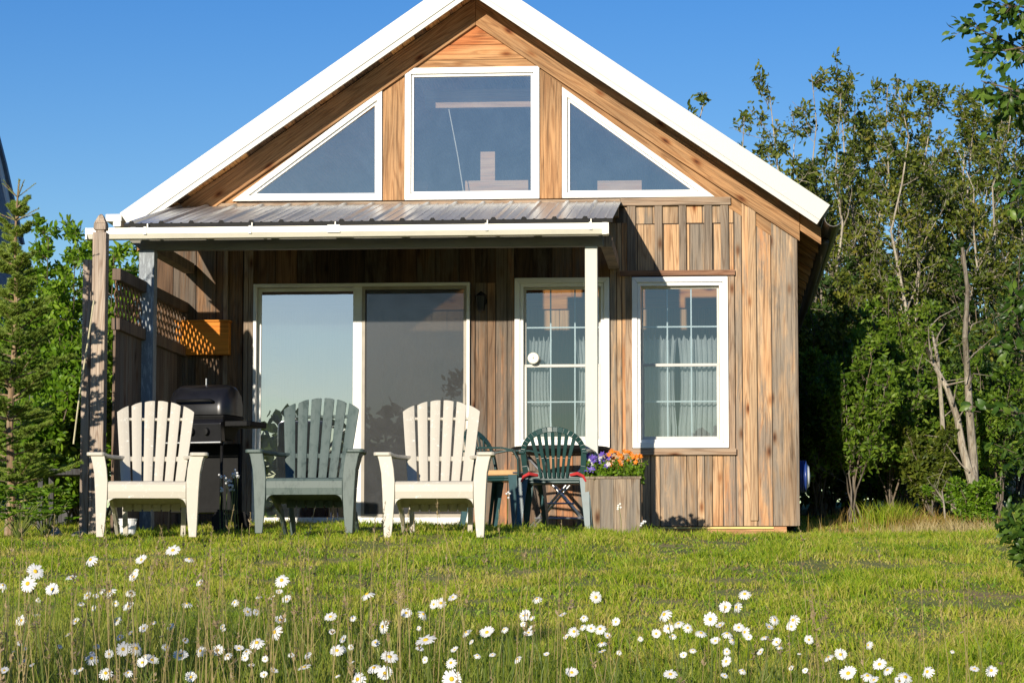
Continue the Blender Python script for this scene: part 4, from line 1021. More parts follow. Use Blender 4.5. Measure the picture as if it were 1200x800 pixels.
def setchair(c, px, py, rz, label, Y=CY, yfront=-.335):
    p = at(px, py, Y); r = Matrix.Rotation(rz, 3, 'Z') @ Vector((0, yfront, 0))
    c.location = (p.x-r.x, p.y-r.y, p.z); c.rotation_euler = (0, 0, rz); c.scale = (1, 1, 1.03)
    tag(c, label, 'armchair', 'slatted garden armchairs on the lawn')
wc = adirondack(M['chairwhite']); setchair(wc, 171.5, 629, R(8), 'white fan-backed garden armchair on the grass by the spruce')
wc2 = copy_tree(wc); setchair(wc2, 508.5, 629.5, R(2), 'white fan-backed garden armchair in front of the sliding door screen')
gc = adirondack(M['chairgreen']); setchair(gc, 356, 624.5, R(-1), 'faded grey-green fan-backed garden armchair before the left door pane', Y=-4.4)

# ------------------------------------------------------------------ plastic chairs (moulded, with arms)
def monobloc(mat, legmat):
    root = empty('plastic_chair')
    mb = MB()   # seat with rounded front
    poly = [(-.21, .2), (-.235, -.1), (-.225, -.2), (-.18, -.235), (.18, -.235), (.225, -.2), (.235, -.1), (.21, .2)]
    mb.plate(poly, .405, .425); mb.plate([(a*.96, b2*.96) for a, b2 in poly], .385, .4048)
    mb.build('seat', mat, root, bevel=.006)
    mb = MB()   # arched hoop and slats; chair back is at +y
    def bk(u, z): return (u, .2+(z-.42)*.28-.05*(u/.26)**2, z)
    hoop = []
    for k in range(19):
        t = math.pi*k/18; hoop.append(bk(-.235*math.cos(t), .62+.175*math.sin(t)))
    pts = [bk(-.215, .42), bk(-.228, .52)]+hoop+[bk(.228, .52), bk(.215, .42)]
    for a, b2 in zip(pts[:-1], pts[1:]): mb.beam(a, b2, .016, .042, side=(0, 1, 0))
    for k in range(7):
        f = -1+2*k/6; ub = f*.10; ut = f*.165
        zt = .62+.175*math.sqrt(max(0, 1-(ut/.235)**2))-.015
        mid = (ub*.55+ut*.45)
        a, m_, b2 = bk(ub, .43), bk(mid*.96, .58), bk(ut, zt)
        mb.beam(a, m_, .010, .022, side=(0, 1, 0)); mb.beam(m_, b2, .010, .026, side=(0, 1, 0), h1=.03)
    mb.beam(bk(-.2, .44), bk(.2, .44), .014, .06, side=(0, 1, 0))
    mb.build('backrest', mat, root, bevel=.003)
    for s in (-1, 1):
        mb = MB()
        P0 = [(s*.245, .24, .62), (s*.265, .1, .645), (s*.275, -.1, .64), (s*.272, -.2, .62), (s*.262, -.235, .55), (s*.25, -.235, .42)]
        for a, b2 in zip(P0[:-1], P0[1:]): mb.beam(a, b2, .045, .014, side=(1, 0, 0))
        mb.build('armrest', mat, root, bevel=.003)
        for y, dy in ((-.22, -.035), (.2, .07)):
            mb = MB(); sp = s*.235
            for (wx_, wy_, ox, oy) in ((.075, .008, 0, 0), (.008, .075, s*.034, (-.0 if y < 0 else -.0))):
                sgn = 1 if y < 0 else -1
                cx, cy = sp+ox, y+(sgn*.033 if wy_ > wx_ else 0)
                k = .55
                mb.hexa([(cx+s*.035-wx_*k/2, cy+dy-wy_*k/2, 0), (cx+s*.035+wx_*k/2, cy+dy-wy_*k/2, 0), (cx+s*.035+wx_*k/2, cy+dy+wy_*k/2, 0), (cx+s*.035-wx_*k/2, cy+dy+wy_*k/2, 0)],
                        [(cx-wx_/2, cy-wy_/2, .43), (cx+wx_/2, cy-wy_/2, .43), (cx+wx_/2, cy+wy_/2, .43), (cx-wx_/2, cy+wy_/2, .43)])
            mb.build('leg', legmat, root, bevel=.002)
    return root
ca = monobloc(M['darkgreen'], M['tealgreen'])
p = at(652, 621, -1.75); ca.location = (p.x, -1.75, gzf(p.x, -1.75)-.005); ca.rotation_euler = (0, 0, R(178))
ca.scale = (1, 1, 1)
tag(ca, 'dark green plastic chair with arched slatted back turned to the lawn', 'chair', 'green plastic chairs at the round table')
cb = copy_tree(ca); p = at(592, 618, -1.5); cb.location = (p.x, -1.5, gzf(p.x, -1.5)); cb.rotation_euler = (0, 0, R(70))
tag(cb, 'green plastic chair turned sideways behind the right white armchair', 'chair', 'green plastic chairs at the round table')
def cushion(parent, label, red):
    c = empty('seat_cushion', (parent.location.x, parent.location.y, parent.location.z+.428), parent.rotation_euler.z, label, 'cushion')
    mb = MB(); mb.plate([(-.19, .15), (-.2, -.17), (-.15, -.2), (.15, -.2), (.2, -.17), (.19, .15)], 0, .045); mb.build('pad', M['cushion'], c, bevel=.015, seg=3)
    mb = MB(); mb.tube([(-.205, -.16, .02), (-.15, -.205, .02), (.15, -.205, .02), (.205, -.16, .02)], .008, 6); mb.build('piping', M['steel'], c)
    if red:
        for s in (-1, 1): 
            mb = MB(); mb.tube([(s*.13, .19, .02), (s*.19, .24, .03), (s*.23, .23, .01), (s*.25, .22, -.03)], [.012, .014, .012, .008], 6); mb.build('tie', M['red'], c)
    return c
cushion(ca, 'tan cushion with red ties on the chair turned to the lawn', True)
cushion(cb, 'tan cushion with silvery edge on the sideways green chair', False)
# round table with folding tube legs
tp = at(657, 528, -.85); tbl = empty('round_table', (tp.x, -.85, gzf(tp.x, -.85)), 0, 'round black-topped patio table behind the arched green chair', 'table')
tz = tp.z-tbl.location.z
mb = MB(); mb.lathe([(.3, tz-.03), (.385, tz-.022), (.405, tz), (.405, tz+.022), (.385, tz+.03), (.01, tz+.03)], n=40); mb.build('table_top', M['blackmat'], tbl)
for s in (-1, 1):
    for yy in (-.2, .2):
        mb = MB(); mb.tube([(s*.28, yy, tz-.031), (0, yy*.9, tz*.48), (-s*.27, yy, 0)], .011, 7); mb.build('leg', M['steel'], tbl, smooth=True)
mb = MB(); mb.tube([(-.2, -.2, tz*.17), (.2, -.2, tz*.17)], .009, 6); mb.tube([(-.12, -.19, tz*.35), (.12, -.19, tz*.35)], .008, 6); mb.build('stretcher', M['steel'], tbl)

# ------------------------------------------------------------------ grill
gp_ = at(240, 610, -2.3); gr = empty('gas_grill', (gp_.x, -2.3, gzf(gp_.x, -2.3)), R(-14), 'black barbecue grill on a cart between white and green armchairs', 'grill')
gr.scale = (.88, .9, 1.16)
mb = MB()   # lid: curved section swept along x
sec = [(-.2, .78), (-.205, .83), (-.18, .9), (-.12, .955), (-.02, .985), (.09, .975), (.17, .93), (.2, .86), (.2, .78)]
Wd = .27
vs = []; K = len(sec)
for x, sc in ((-Wd, .86), (-Wd+.03, .97), (-Wd+.07, 1), (Wd-.07, 1), (Wd-.03, .97), (Wd, .86)):
    for (y_, z_) in sec: vs.append((x, y_*sc, .78+(z_-.78)*sc))
fs = [(j*K+i, j*K+i+1, (j+1)*K+i+1, (j+1)*K+i) for j in range(5) for i in range(K-1)]+[tuple(range(K-1, -1, -1)), tuple(5*K+i for i in range(K))]
mb.add(vs, fs); lid = mb.build('lid', M['black'], gr, smooth=True)
mb = MB(); mb.tube([(-.17, -.2, .86), (-.16, -.25, .87), (.16, -.25, .87), (.17, -.2, .86)], .011, 8); mb.build('handle', M['blackmat'], lid, smooth=True)
mb = MB(); mb.tube([(0, 0, .98), (0, 0, 1.03)], .006, 6); mb.build('vent_pin', M['steel'], lid)
mb = MB(); mb.hexa([(-.2, -.15, .62), (.2, -.15, .62), (.2, .15, .62), (-.2, .15, .62)], [(-Wd, -.21, .775), (Wd, -.21, .775), (Wd, .21, .775), (-Wd, .21, .775)]); mb.build('firebox', M['blackmat'], gr, bevel=.008)
mb = MB(); mb.hexa([(-.27, -.25, .6), (.27, -.25, .6), (.27, -.17, .6), (-.27, -.17, .6)], [(-.27, -.27, .72), (.27, -.27, .72), (.27, -.215, .75), (-.27, -.215, .75)])
pan = mb.build('control_panel', M['black'], gr, bevel=.006)
for x in (-.14, 0, .14): mb = MB(); mb.lathe([(.02, -.272), (.026, -.275), (.022, -.3), (.004, -.302)][::-1], c=(x, 0, .665), axis='y', n=14); mb.build('knob', M['blackmat'], pan)
mb = MB(); mb.box(-.27, .27, -.272, -.25, .59, .6); mb.build('trim_bar', M['steel'], gr, bevel=.002)
mb = MB(); mb.plate([(.275, -.2), (.48, -.2), (.5, -.17), (.5, .17), (.48, .2), (.275, .2)], .7, .735); mb.build('side_shelf', M['blackmat'], gr, bevel=.006)
for sx in (-.24, .24):
    for sy in (-.18, .18): mb = MB(); mb.tube([(sx, sy, .6), (sx*1.03, sy*1.1, .0 if sx < 0 else .06)], .014, 8); mb.build('leg', M['blackmat'], gr, smooth=True)
mb = MB(); mb.box(-.25, .25, -.19, .19, .14, .16); mb.build('lower_shelf', M['blackmat'], gr, bevel=.003)
mb = MB(); mb.box(-.24, .24, .17, .18, .16, .6); mb.build('back_panel', M['blackmat'], gr)
for sy in (-.22, .22):
    mb = MB(); mb.lathe([(.06, sy-.015), (.075, sy-.012), (.075, sy+.012), (.06, sy+.015)], c=(.25, 0, .075), axis='y', n=20); mb.build('wheel', M['blackmat'], gr)

# ------------------------------------------------------------------ small things by the porch
pp = at(138, 600, -2.1); st = MB(); st.box(-.045, .045, -.045, .045, 0, XZ(138, 462, -2.1)[1]-gzf(pp.x, -2.1)-.03)
stub = empty('short_post', (pp.x, -2.1, gzf(pp.x, -2.1)), 0, 'short blue-grey post standing behind the left white armchair', 'post')
st.build('post_body', M['postgrey'], stub, bevel=.004)
mb = MB(); zz = XZ(138, 462, -2.1)[1]-stub.location.z; mb.box(-.05, .05, -.05, .05, zz-.03, zz); mb.build('post_cap', M['postgrey'], stub, bevel=.01)
bp_ = at(150, 606, -2.9); bk_ = empty('white_bucket', (bp_.x, -2.9, gzf(bp_.x, -2.9)), 0, 'small white bucket under the left white armchair', 'bucket')
mb = MB(); mb.lathe([(.05, 0), (.055, .003), (.066, .13), (.07, .131), (.07, .14), (.06, .14), (.05, .02)], n=20); mb.build('bucket_body', M['plain_white'], bk_, smooth=False)
mb = MB(); mb.tube([(.068*math.cos(t), -.02, .12-.05*math.sin(t)) for t in np.linspace(0, 3.14, 10)], .003, 5); mb.build('handle', M['steel'], bk_)
def rock(px, py, Y, r, label, seed):
    p = at(px, py, Y); import bmesh
    bm = bmesh.new(); bmesh.ops.create_icosphere(bm, subdivisions=3, radius=1)
    rr = random.Random(seed); ph = [(Vector((rr.uniform(-1, 1), rr.uniform(-1, 1), rr.uniform(-1, 1))).normalized(), rr.uniform(.6, .95)) for _ in range(14)]
    for v in bm.verts:
        d = 1.0
        for n_, c in ph:
            k = v.co.normalized().dot(n_)
            if k > c*.9: d = min(d, c*.9/k)
        v.co = Vector((v.co.x*d*r, v.co.y*d*r*.8, v.co.z*d*r*.62))
    me = bpy.data.meshes.new('rock'); bm.to_mesh(me); bm.free(); me.materials.append(M['rock'])
    o = bpy.data.objects.new('rock', me); col.objects.link(o); o.location = (p.x, p.y, gzf(p.x, p.y)+r*.25); tag(o, label, 'rock')
rock(63, 612, -3.4, .1, 'rounded grey rock at the lawn edge under the spruce', 3)
rock(93, 612, -3.2, .075, 'smaller pale rock beside the fence post foot', 8)

# planter box
pf = -1.98
x0, z1 = XZ(685.5, 561, pf); x1, _ = XZ(750, 561, pf); pw = x1-x0
pl = empty('planter_box', ((x0+x1)/2, pf+pw/2, gzf((x0+x1)/2, pf)-.02), 0, 'square weathered wood planter box at the foot of the white porch post', 'planter')
ph = z1-pl.location.z; hw = pw/2
mb = MB()
for s in range(4):
    a = -hw; k = 0
    while a < hw-.005:
        e = min(a+random.uniform(.08, .12), hw)
        if hw-e < .03: e = hw
        th = .018+random.uniform(0, .002)
        if s == 0: mb.box(a+.001, e-.001, -hw-random.uniform(0, .002), -hw+th, 0, ph)
        if s == 1: mb.box(a+.001, e-.001, hw-th, hw, 0, ph)
        if s == 2: mb.box(-hw, -hw+th, max(a+.001, -hw+.021), min(e-.001, hw-.021), 0, ph)
        if s == 3: mb.box(hw-th, hw, max(a+.001, -hw+.021), min(e-.001, hw-.021), 0, ph)
        a = e
mb.build('side_boards', M['planter'], pl)
mb = MB(); mb.box(-hw-.01, hw+.012, -hw-.01, -hw+.03, ph+.001, ph+.02); mb.box(-hw-.01, hw+.012, hw-.03, hw+.01, ph+.001, ph+.02)
mb.box(-hw-.01, -hw+.03, -hw+.031, hw-.031, ph+.001, ph+.02); mb.box(hw-.03, hw+.012, -hw+.031, hw-.031, ph+.001, ph+.02); mb.build('rim', M['planter'], pl, bevel=.003)
mb = MB(); mb.box(-hw+.02, hw-.02, -hw+.02, hw-.02, ph-.06, ph-.04); mb.build('soil', M['barkdark'], pl)

# ------------------------------------------------------------------ leaves
class Leaves:
    def __init__(s): s.p = []; s.d = []; s.s = []
    def add(s, p, d, size): s.p.append((p[0], p[1], p[2])); s.d.append((d[0], d[1], d[2])); s.s.append(size)
    def build(s, name, mat, parent, aspect=.42, off=(0, 0, 0)):
        P = np.array(s.p, dtype=np.float32)-np.array(off, dtype=np.float32); D = np.array(s.d, dtype=np.float32); S = np.array(s.s, dtype=np.float32)
        D /= np.linalg.norm(D, axis=1, keepdims=True)+1e-6
        n = len(P); r = rng.normal(size=(n, 3)).astype(np.float32)
        Wd = np.cross(D, r); Wd /= np.linalg.norm(Wd, axis=1, keepdims=True)+1e-6; Nn = np.cross(D, Wd)
        l = D*S[:, None]; w = Wd*(S*aspect/2)[:, None]; c = Nn*(S*.10)[:, None]
        V = np.stack([P, P+l*.35+w-c*0, P+l*.75+w*.75, P+l*1.0-c, P+l*.75-w*.75, P+l*.35-w, P+l*.5+c], 1)
        base = (np.arange(n)*7)[:, None]
        loops = (base+np.array([[0, 1, 6, 1, 2, 6, 2, 3, 6, 3, 4, 6, 4, 5, 6, 5, 0, 6]])).ravel()
        return fastmesh(name, V.reshape(-1, 3), loops, np.full(n*6, 3), mat, parent)
def rv(s=1.0): return Vector((random.gauss(0, s), random.gauss(0, s), random.gauss(0, s)))
def tree(name, label, cat, group, base, H, spread, nstem, leafmat_, barkmat, leaf, per, seed, lean=(0, 0), r0=.035, nb=12, first=.25, up=.5, blen=.35, twigs=5, aspect=.42, stempts=None, sparse=1.0):
    random.seed(seed)
    root = empty(name, base, 0, label, cat, group); tr = MB(); lv = Leaves()
    for si in range(nstem):
        az = 2*math.pi*si/nstem+random.uniform(-.5, .5); sp = spread*random.uniform(.3, 1) if nstem > 1 else 0
        h = H*random.uniform(.72, 1) if si else H
        pts = [Vector((random.uniform(-.05, .05)*nstem*.5, random.uniform(-.05, .05)*nstem*.5, -.08))]; K = 9
        tgt = Vector((math.cos(az)*sp+lean[0], math.sin(az)*sp+lean[1], h))
        if stempts: pts = [Vector(q)-Vector(base) for q in stempts[si % len(stempts)]]; K = len(pts)-1
        else:
            for k in range(1, K+1):
                f = k/K; q = Vector((tgt.x*f**1.3, tgt.y*f**1.3, h*f)); pts.append(q+Vector((random.gauss(0, .035), random.gauss(0, .035), 0))*h*.3)
        rad = [max(r0*(1-.88*k/K)*random.uniform(.9, 1.1), .004) for k in range(K+1)]
        tr.tube(pts, rad, 6, 0, False)
        for b_ in range(nb):
            f = first+(1-first)*(b_+random.random())/nb; f = min(f, .99); k = min(int(f*K), K-1); q = pts[k].lerp(pts[k+1], f*K-k)
            a = random.uniform(0, 6.28); Lb = blen*H*(1.05-f*.75)*random.uniform(.5, 1.2)
            d = Vector((math.cos(a), math.sin(a), up*random.uniform(.5, 1.6))).normalized()
            bp = [q]; KB = 4
            for j in range(KB): d = (d+rv(.16)+Vector((0, 0, .08))).normalized(); bp.append(bp[-1]+d*Lb/KB)
            rb = rad[k]*.5; tr.tube(bp, [max(rb*(1-.8*j/KB), .003) for j in range(KB+1)], 4, 0, False)
            for t_ in range(twigs):
                g_ = random.uniform(.2, 1); j = min(int(g_*KB), KB-1); s0 = bp[j].lerp(bp[j+1], g_*KB-j)
                td = (d*.6+rv(.6)+Vector((0, 0, .3))).normalized(); Lt = Lb*random.uniform(.15, .42)
                e = s0+td*Lt; m_ = s0.lerp(e, .5)+rv(.02)
                tr.tube([s0, m_, e], [.004, .003, .002], 3, 0, False)
                if random.random() > sparse: continue
                for l_ in range(per):
                    ff = random.uniform(.1, 1.05); pos = s0.lerp(e, ff)+rv(leaf*.35)
                    lv.add(pos, td*.5+rv(.7)+Vector((0, 0, -.1)), leaf*random.uniform(.6, 1.25))
    tr.build('trunk', barkmat, root)
    lv.build('crown', leafmat_, root, aspect)
    return root
def gbase(px, Y): 
    x = at(px, 600, Y).x; return (x, Y, gzf(x, Y))
def top_h(px, py, Y, b): return at(px, py, Y).z-b[2]
GR = 'slender trees of the thicket right of the cabin'
TR = [ # px, toppx, topy, Y, stems, spread, label, mat, leaf, per
 (925, 905, 92, 9.0, 3, .7, 'tall thin willow nearest the cabin roof with sparse wispy top', 'leaf_olive', .07, 9, .8),
 (968, 975, 100, 7.5, 3, .6, 'slender tree just right of the gutter with open top', 'leaf_olive', .07, 10, .9),
 (1010, 1012, 102, 8.5, 3, .6, 'olive-leaved tree in the middle of the thicket skyline', 'leaf_olive', .07, 10, .95),
 (1062, 1066, 98, 7.0, 3, .6, 'highest pointed tree in the middle of the thicket', 'leaf_olive', .07, 10, .95),
 (1110, 1112, 118, 9.0, 3, .6, 'olive tree behind the two pale leaning trunks', 'leaf_olive', .07, 11, .95),
 (1158, 1160, 112, 7.5, 3, .6, 'bushy tree behind the dark right-edge branches', 'leaf_olive', .07, 11, .95),
 (1205, 1205, 95, 9.0, 3, .6, 'thicket tree standing partly out at the right edge', 'leaf_olive', .07, 11, .95),
 (990, 992, 150, 11.5, 3, .8, 'olive tree in the back row above the shady bush', 'leaf_olive', .08, 10, .95),
 (1040, 1040, 135, 12.0, 3, .8, 'back row tree filling the gap left of the highest top', 'leaf_olive', .08, 10, .95),
 (1090, 1090, 130, 12.0, 3, .8, 'back row tree filling the gap right of the highest top', 'leaf_olive', .08, 10, .95),
 (1140, 1140, 140, 12.0, 3, .8, 'back row tree behind the bushy right one', 'leaf_olive', .08, 10, .95),
 (1185, 1185, 125, 12.5, 3, .8, 'back row tree near the right edge', 'leaf_olive', .08, 10, .95),
]
for i, (px, tx_, ty_, Y, ns, sp, lab, mt, lf, per, sps) in enumerate(TR):
    b_ = gbase(px, Y); H = top_h(tx_, ty_, Y, b_)
    tree('thicket_tree', lab, 'tree', GR, b_, H, sp, ns, M[mt], M['bark'], lf, per, 100+i, r0=.032, nb=24, first=.12, up=.9, blen=.24, twigs=8, sparse=sps)
# trees behind the roof
b_ = gbase(812, 16); tree('slender_tree', 'leafy treetop peeking over the right roof slope', 'tree', None, b_, top_h(822, 108, 16, b_), .3, 2, M['leaf_olive'], M['bark'], .1, 9, 41, r0=.05, nb=12, first=.4, up=1, blen=.1, twigs=5)
b_ = gbase(868, 14); tree('slender_tree', 'small sprig of a tree beside the roof edge near the thicket', 'tree', None, b_, top_h(872, 138, 14, b_), .2, 2, M['leaf_olive'], M['bark'], .09, 8, 42, r0=.04, nb=12, first=.4, up=1, blen=.08, twigs=5)
# undergrowth shrubs of the thicket
SH = [(955, 4.5, 330, 'leafy shrub against the cabin right wall, leftmost of the undergrowth', 'leaf_olive', .8), (1005, 5.0, 365, 'green shrub in the undergrowth below the thicket middle', 'leaf_bright', .8),
      (1050, 4.6, 400, 'bright shrub left of the pale leaning trunks', 'leaf_bright', .8), (1100, 6.0, 380, 'shrub between the pale leaning trunks', 'leaf_olive', .8), (1165, 4.5, 400, 'dense dark shrub near the right edge undergrowth', 'leaf_dark', .8),
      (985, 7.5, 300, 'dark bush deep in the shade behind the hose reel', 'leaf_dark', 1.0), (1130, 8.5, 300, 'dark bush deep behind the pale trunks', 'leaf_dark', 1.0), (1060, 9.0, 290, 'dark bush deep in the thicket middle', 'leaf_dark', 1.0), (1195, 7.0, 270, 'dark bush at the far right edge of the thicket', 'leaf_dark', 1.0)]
SH2 = [(958, 3.4, 395, 'sunlit shrub close to the cabin corner above the hose reel', .55), (975, 5.4, 330, 'tall leafy shrub beside the right cabin wall', .7), (1022, 4.6, 345, 'tall leafy shrub behind the two front shrubs', .7), (1062, 4.2, 360, 'tall leafy shrub left of the pale trunks', .6), (1105, 5.2, 385, 'leafy shrub filling between the pale trunks', .6), (1128, 3.0, 470, 'low leafy shrub at the foot of the pale fork', .5), (1172, 3.2, 420, 'leafy shrub right of the pale trunks', .6), (1092, 2.4, 500, 'low leafy shrub over the small bare sapling', .45), (1000, 1.9, 400, 'sunlit leafy shrub arching over the dark hollow near the hose reel', .55), (1045, 2.6, 385, 'sunlit shrub above the yellow-green grass tuft', .6), (1076, 5.2, 400, 'sunlit shrub crown left of the pale fork', .5)]
for i, (px, Y, ty_, lab, sp) in enumerate(SH2):
    b_ = gbase(px, Y); tree('hedge_shrub', lab, 'shrub', 'sunlit shrubs at the thicket edge', b_, top_h(px, ty_, Y, b_), sp, 6, M[('leaf_mid', 'leaf_olive', 'leaf_mid')[i % 3]], M['barkdark'], .06, 11, 250+i, r0=.010, nb=13, first=.28, up=.6, blen=.28, twigs=7)
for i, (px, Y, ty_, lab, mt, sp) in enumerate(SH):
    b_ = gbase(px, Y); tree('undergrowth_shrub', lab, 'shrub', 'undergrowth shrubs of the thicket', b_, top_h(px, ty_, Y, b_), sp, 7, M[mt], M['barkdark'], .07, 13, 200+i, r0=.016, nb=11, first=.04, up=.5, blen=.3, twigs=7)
# pale leaning bare trunks
def bare(label, stems, r0, seed, Y, nb=8, ls=1.0):
    random.seed(seed); b_ = Vector((at(*stems[0][0], Y).x, Y, gzf(at(*stems[0][0], Y).x, Y)))
    root = empty('pale_trunk_tree', b_, 0, label, 'tree', None); mb = MB()
    for pts in stems:
        P3 = [at(px, py, Y+random.uniform(-.15, .15))-b_ for px, py in pts]; n = len(P3)
        mb.tube(P3, [r0*(1-.65*k/(n-1)) for k in range(n)], 8, 0, False)
    for pts in stems:
        for k in range(nb):
            j = random.randrange(1, len(pts)-1) if len(pts) > 2 else 0; q = at(*pts[j], Y)-b_
            q2 = at(*pts[j+1], Y)-b_; q = q.lerp(q2, random.random()); d = Vector((random.choice((-1, 1))*random.uniform(.4, 1), random.gauss(0, .5), random.uniform(.5, 1.6))).normalized(); l = random.uniform(.12, .38)*ls
            mb.tube([q, q+d*l*.5+rv(.03), q+d*l+rv(.08)], [.010*min(1, r0*25), .006*min(1, r0*25), .002], 4, 0, False)
    mb.build('trunk', M['bark'], root)
bare('pale forked trunk leaning left, foot at the lawn right edge', [[(1146, 600), (1138, 560), (1128, 525), (1122, 490), (1110, 455), (1092, 422), (1086, 408)], [(1142, 600), (1141, 540), (1136, 480), (1134, 440), (1131, 395), (1134, 340), (1128, 290)]], .045, 5, 2.0)
bare('thin pale trunk leaning left behind the pale fork', [[(1118, 600), (1112, 560), (1106, 520), (1103, 470), (1099, 420), (1090, 380)]], .032, 6, 2.3)
bare('small bare twiggy sapling at the back edge of the lawn', [[(1108, 612), (1106, 590), (1104, 575), (1110, 562)], [(1105, 585), (1096, 572), (1090, 566)]], .010, 7, 1.3, 3, .5)
# low round bush
b_ = gbase(1140, 1.6); tree('low_bush', 'low rounded green bush at the right end of the lawn', 'bush', None, b_, .42, .42, 14, M['leaf_bright'], M['barkdark'], .045, 14, 300, r0=.01, nb=8, first=.05, up=.6, blen=.4, twigs=5)
# near tree on the right edge
random.seed(11)
nt_b = Vector((at(1290, 700, -6.5).x, -6.5, 0)); nt_b.z = gzf(nt_b.x, -6.5)
root = empty('broadleaf_tree', nt_b, 0, 'near dark glossy-leaved tree reaching in from the top right edge', 'tree'); tr = MB(); lv = Leaves()
tr.tube([(0, 0, -.1), (.03, 0, 1.2), (-.05, 0, 2.6), (-.02, 0, 4.2)], [.09, .08, .06, .03], 8, 0, False)
for (sx, sy, ex_, ey_, dens, ln) in ((1290, 120, 1138, 30, 7, .6), (1290, 60, 1160, 62, 9, .6), (1280, 150, 1150, 95, 5, .4), (1280, 40, 1175, 5, 9, .5), (1290, 160, 1172, 118, 9, .5), (1290, 260, 1192, 215, 5, .5), (1290, 380, 1182, 345, 4, .5), (1290, 450, 1168, 405, 5, .5), (1290, 520, 1172, 480, 6, .5), (1290, 560, 1185, 530, 5, .5)):
    s0 = at(sx, sy, -6.5)-nt_b; e = at(ex_, ey_, -6.5+random.uniform(-.5, .5))-nt_b
    mid = s0.lerp(e, .5)+Vector((0, 0, .05)); tr.tube([(s0.x*.3, 0, s0.z-.1), s0, mid, e], [.02, .012, .008, .003], 5, 0, False)
    for k in range(dens*3):
        f = random.uniform(.25, 1); q = s0.lerp(e, f); d = ((e-s0).normalized()*.5+rv(.55)).normalized(); Lt = random.uniform(.08, .22); q2 = q+d*Lt
        tr.tube([q, q2], [.003, .0015], 3, 0, False)
        for l_ in range(9): lv.add(q.lerp(q2, random.uniform(0, 1.1))+rv(.015), d*.7+rv(.5)+Vector((0, 0, -.25)), random.uniform(.045, .085))
tr.build('trunk', M['barkdark'], root); lv.build('crown', M['leaf_near'], root, .5)
b_ = Vector((at(1225, 720, -8.6).x, -8.6, 0)); b_.z = gzf(b_.x, -8.6)
tree('broadleaf_shrub', 'glossy-leaved shrub at the lower right edge over the lawn', 'shrub', None, b_, top_h(1200, 598, -8.6, b_), .32, 8, M['leaf_near'], M['stemgreen'], .065, 9, 302, r0=.009, nb=7, first=.15, up=.6, blen=.32, twigs=4, aspect=.5)

# ---- left side: broadleaf shrubs behind spruce and fence
LS = [(88, .2, 395, 'dense bright shrub right in front of the grey board fence', .45, 'leaf_bright', 1.0), (50, -.4, 440, 'low dense green bush just behind the spruce', .45, 'leaf_bright', 1.0), (60, 2.2, 262, 'bright green leafy shrub between the spruce and the fence', .6, 'leaf_bright', 1.0), (100, 1.4, 300, 'leafy shrub directly behind the carved fence post', .5, 'leaf_bright', 1.0),
      (140, 3.0, 288, 'shrub whose top shows above the lattice fence', .45, 'leaf_bright', 1.0), (20, 3.2, 330, 'broad green shrub behind the spruce at the left edge', .7, 'leaf_bright', 1.0), (75, 1.0, 400, 'low bright shrub in front of the grey board fence', .5, 'leaf_bright', 1.0), (40, 1.6, 380, 'shrub low behind the spruce trunk', .5, 'leaf_bright', 1)]
for i, (px, Y, ty_, lab, sp, mt, sc) in enumerate(LS):
    b_ = gbase(px, Y); tree('leafy_shrub', lab, 'shrub', 'broadleaf shrubs at the left', b_, top_h(px, ty_, Y, b_), sp, 6, M[mt], M['barkdark'], .07, 12, 400+i, r0=.014, nb=16, first=.08, up=.7, blen=.24, twigs=7)
# spruce
random.seed(31)
sb_ = Vector((at(10, 610, -3.5).x, -3.5, 0)); sb_.z = gzf(sb_.x, -3.5)
sp_ = empty('spruce_tree', sb_, 0, 'young spruce with bare pinkish trunk and pointed leader at left edge', 'tree'); tr = MB()
ndp = []; ndd = []; nds = []
topP = at(22, 211, -3.5)-sb_
def tp_(z): f = z/topP.z; return Vector((topP.x*f**1.2+.012*math.sin(z*5), .01*math.sin(z*7), z))
zs_ = [topP.z*k/14 for k in range(15)]; tr.tube([tp_(z) for z in zs_], [.036*(1-.87*k/14) for k in range(15)], 8, 0, False)
def needles(a, b_, n, s):
    d = (b_-a)
    L_ = d.length; dn = d/L_
    for k in range(n):
        f = random.random(); r_ = rv(1); r_ = (r_-dn*r_.dot(dn)).normalized()
        ndp.append(a.lerp(b_, f)); ndd.append((r_*.8+dn*.75+Vector((0, 0, .15)))); nds.append(s*random.uniform(.7, 1.2))
H = topP.z
z = .28
wl = 0
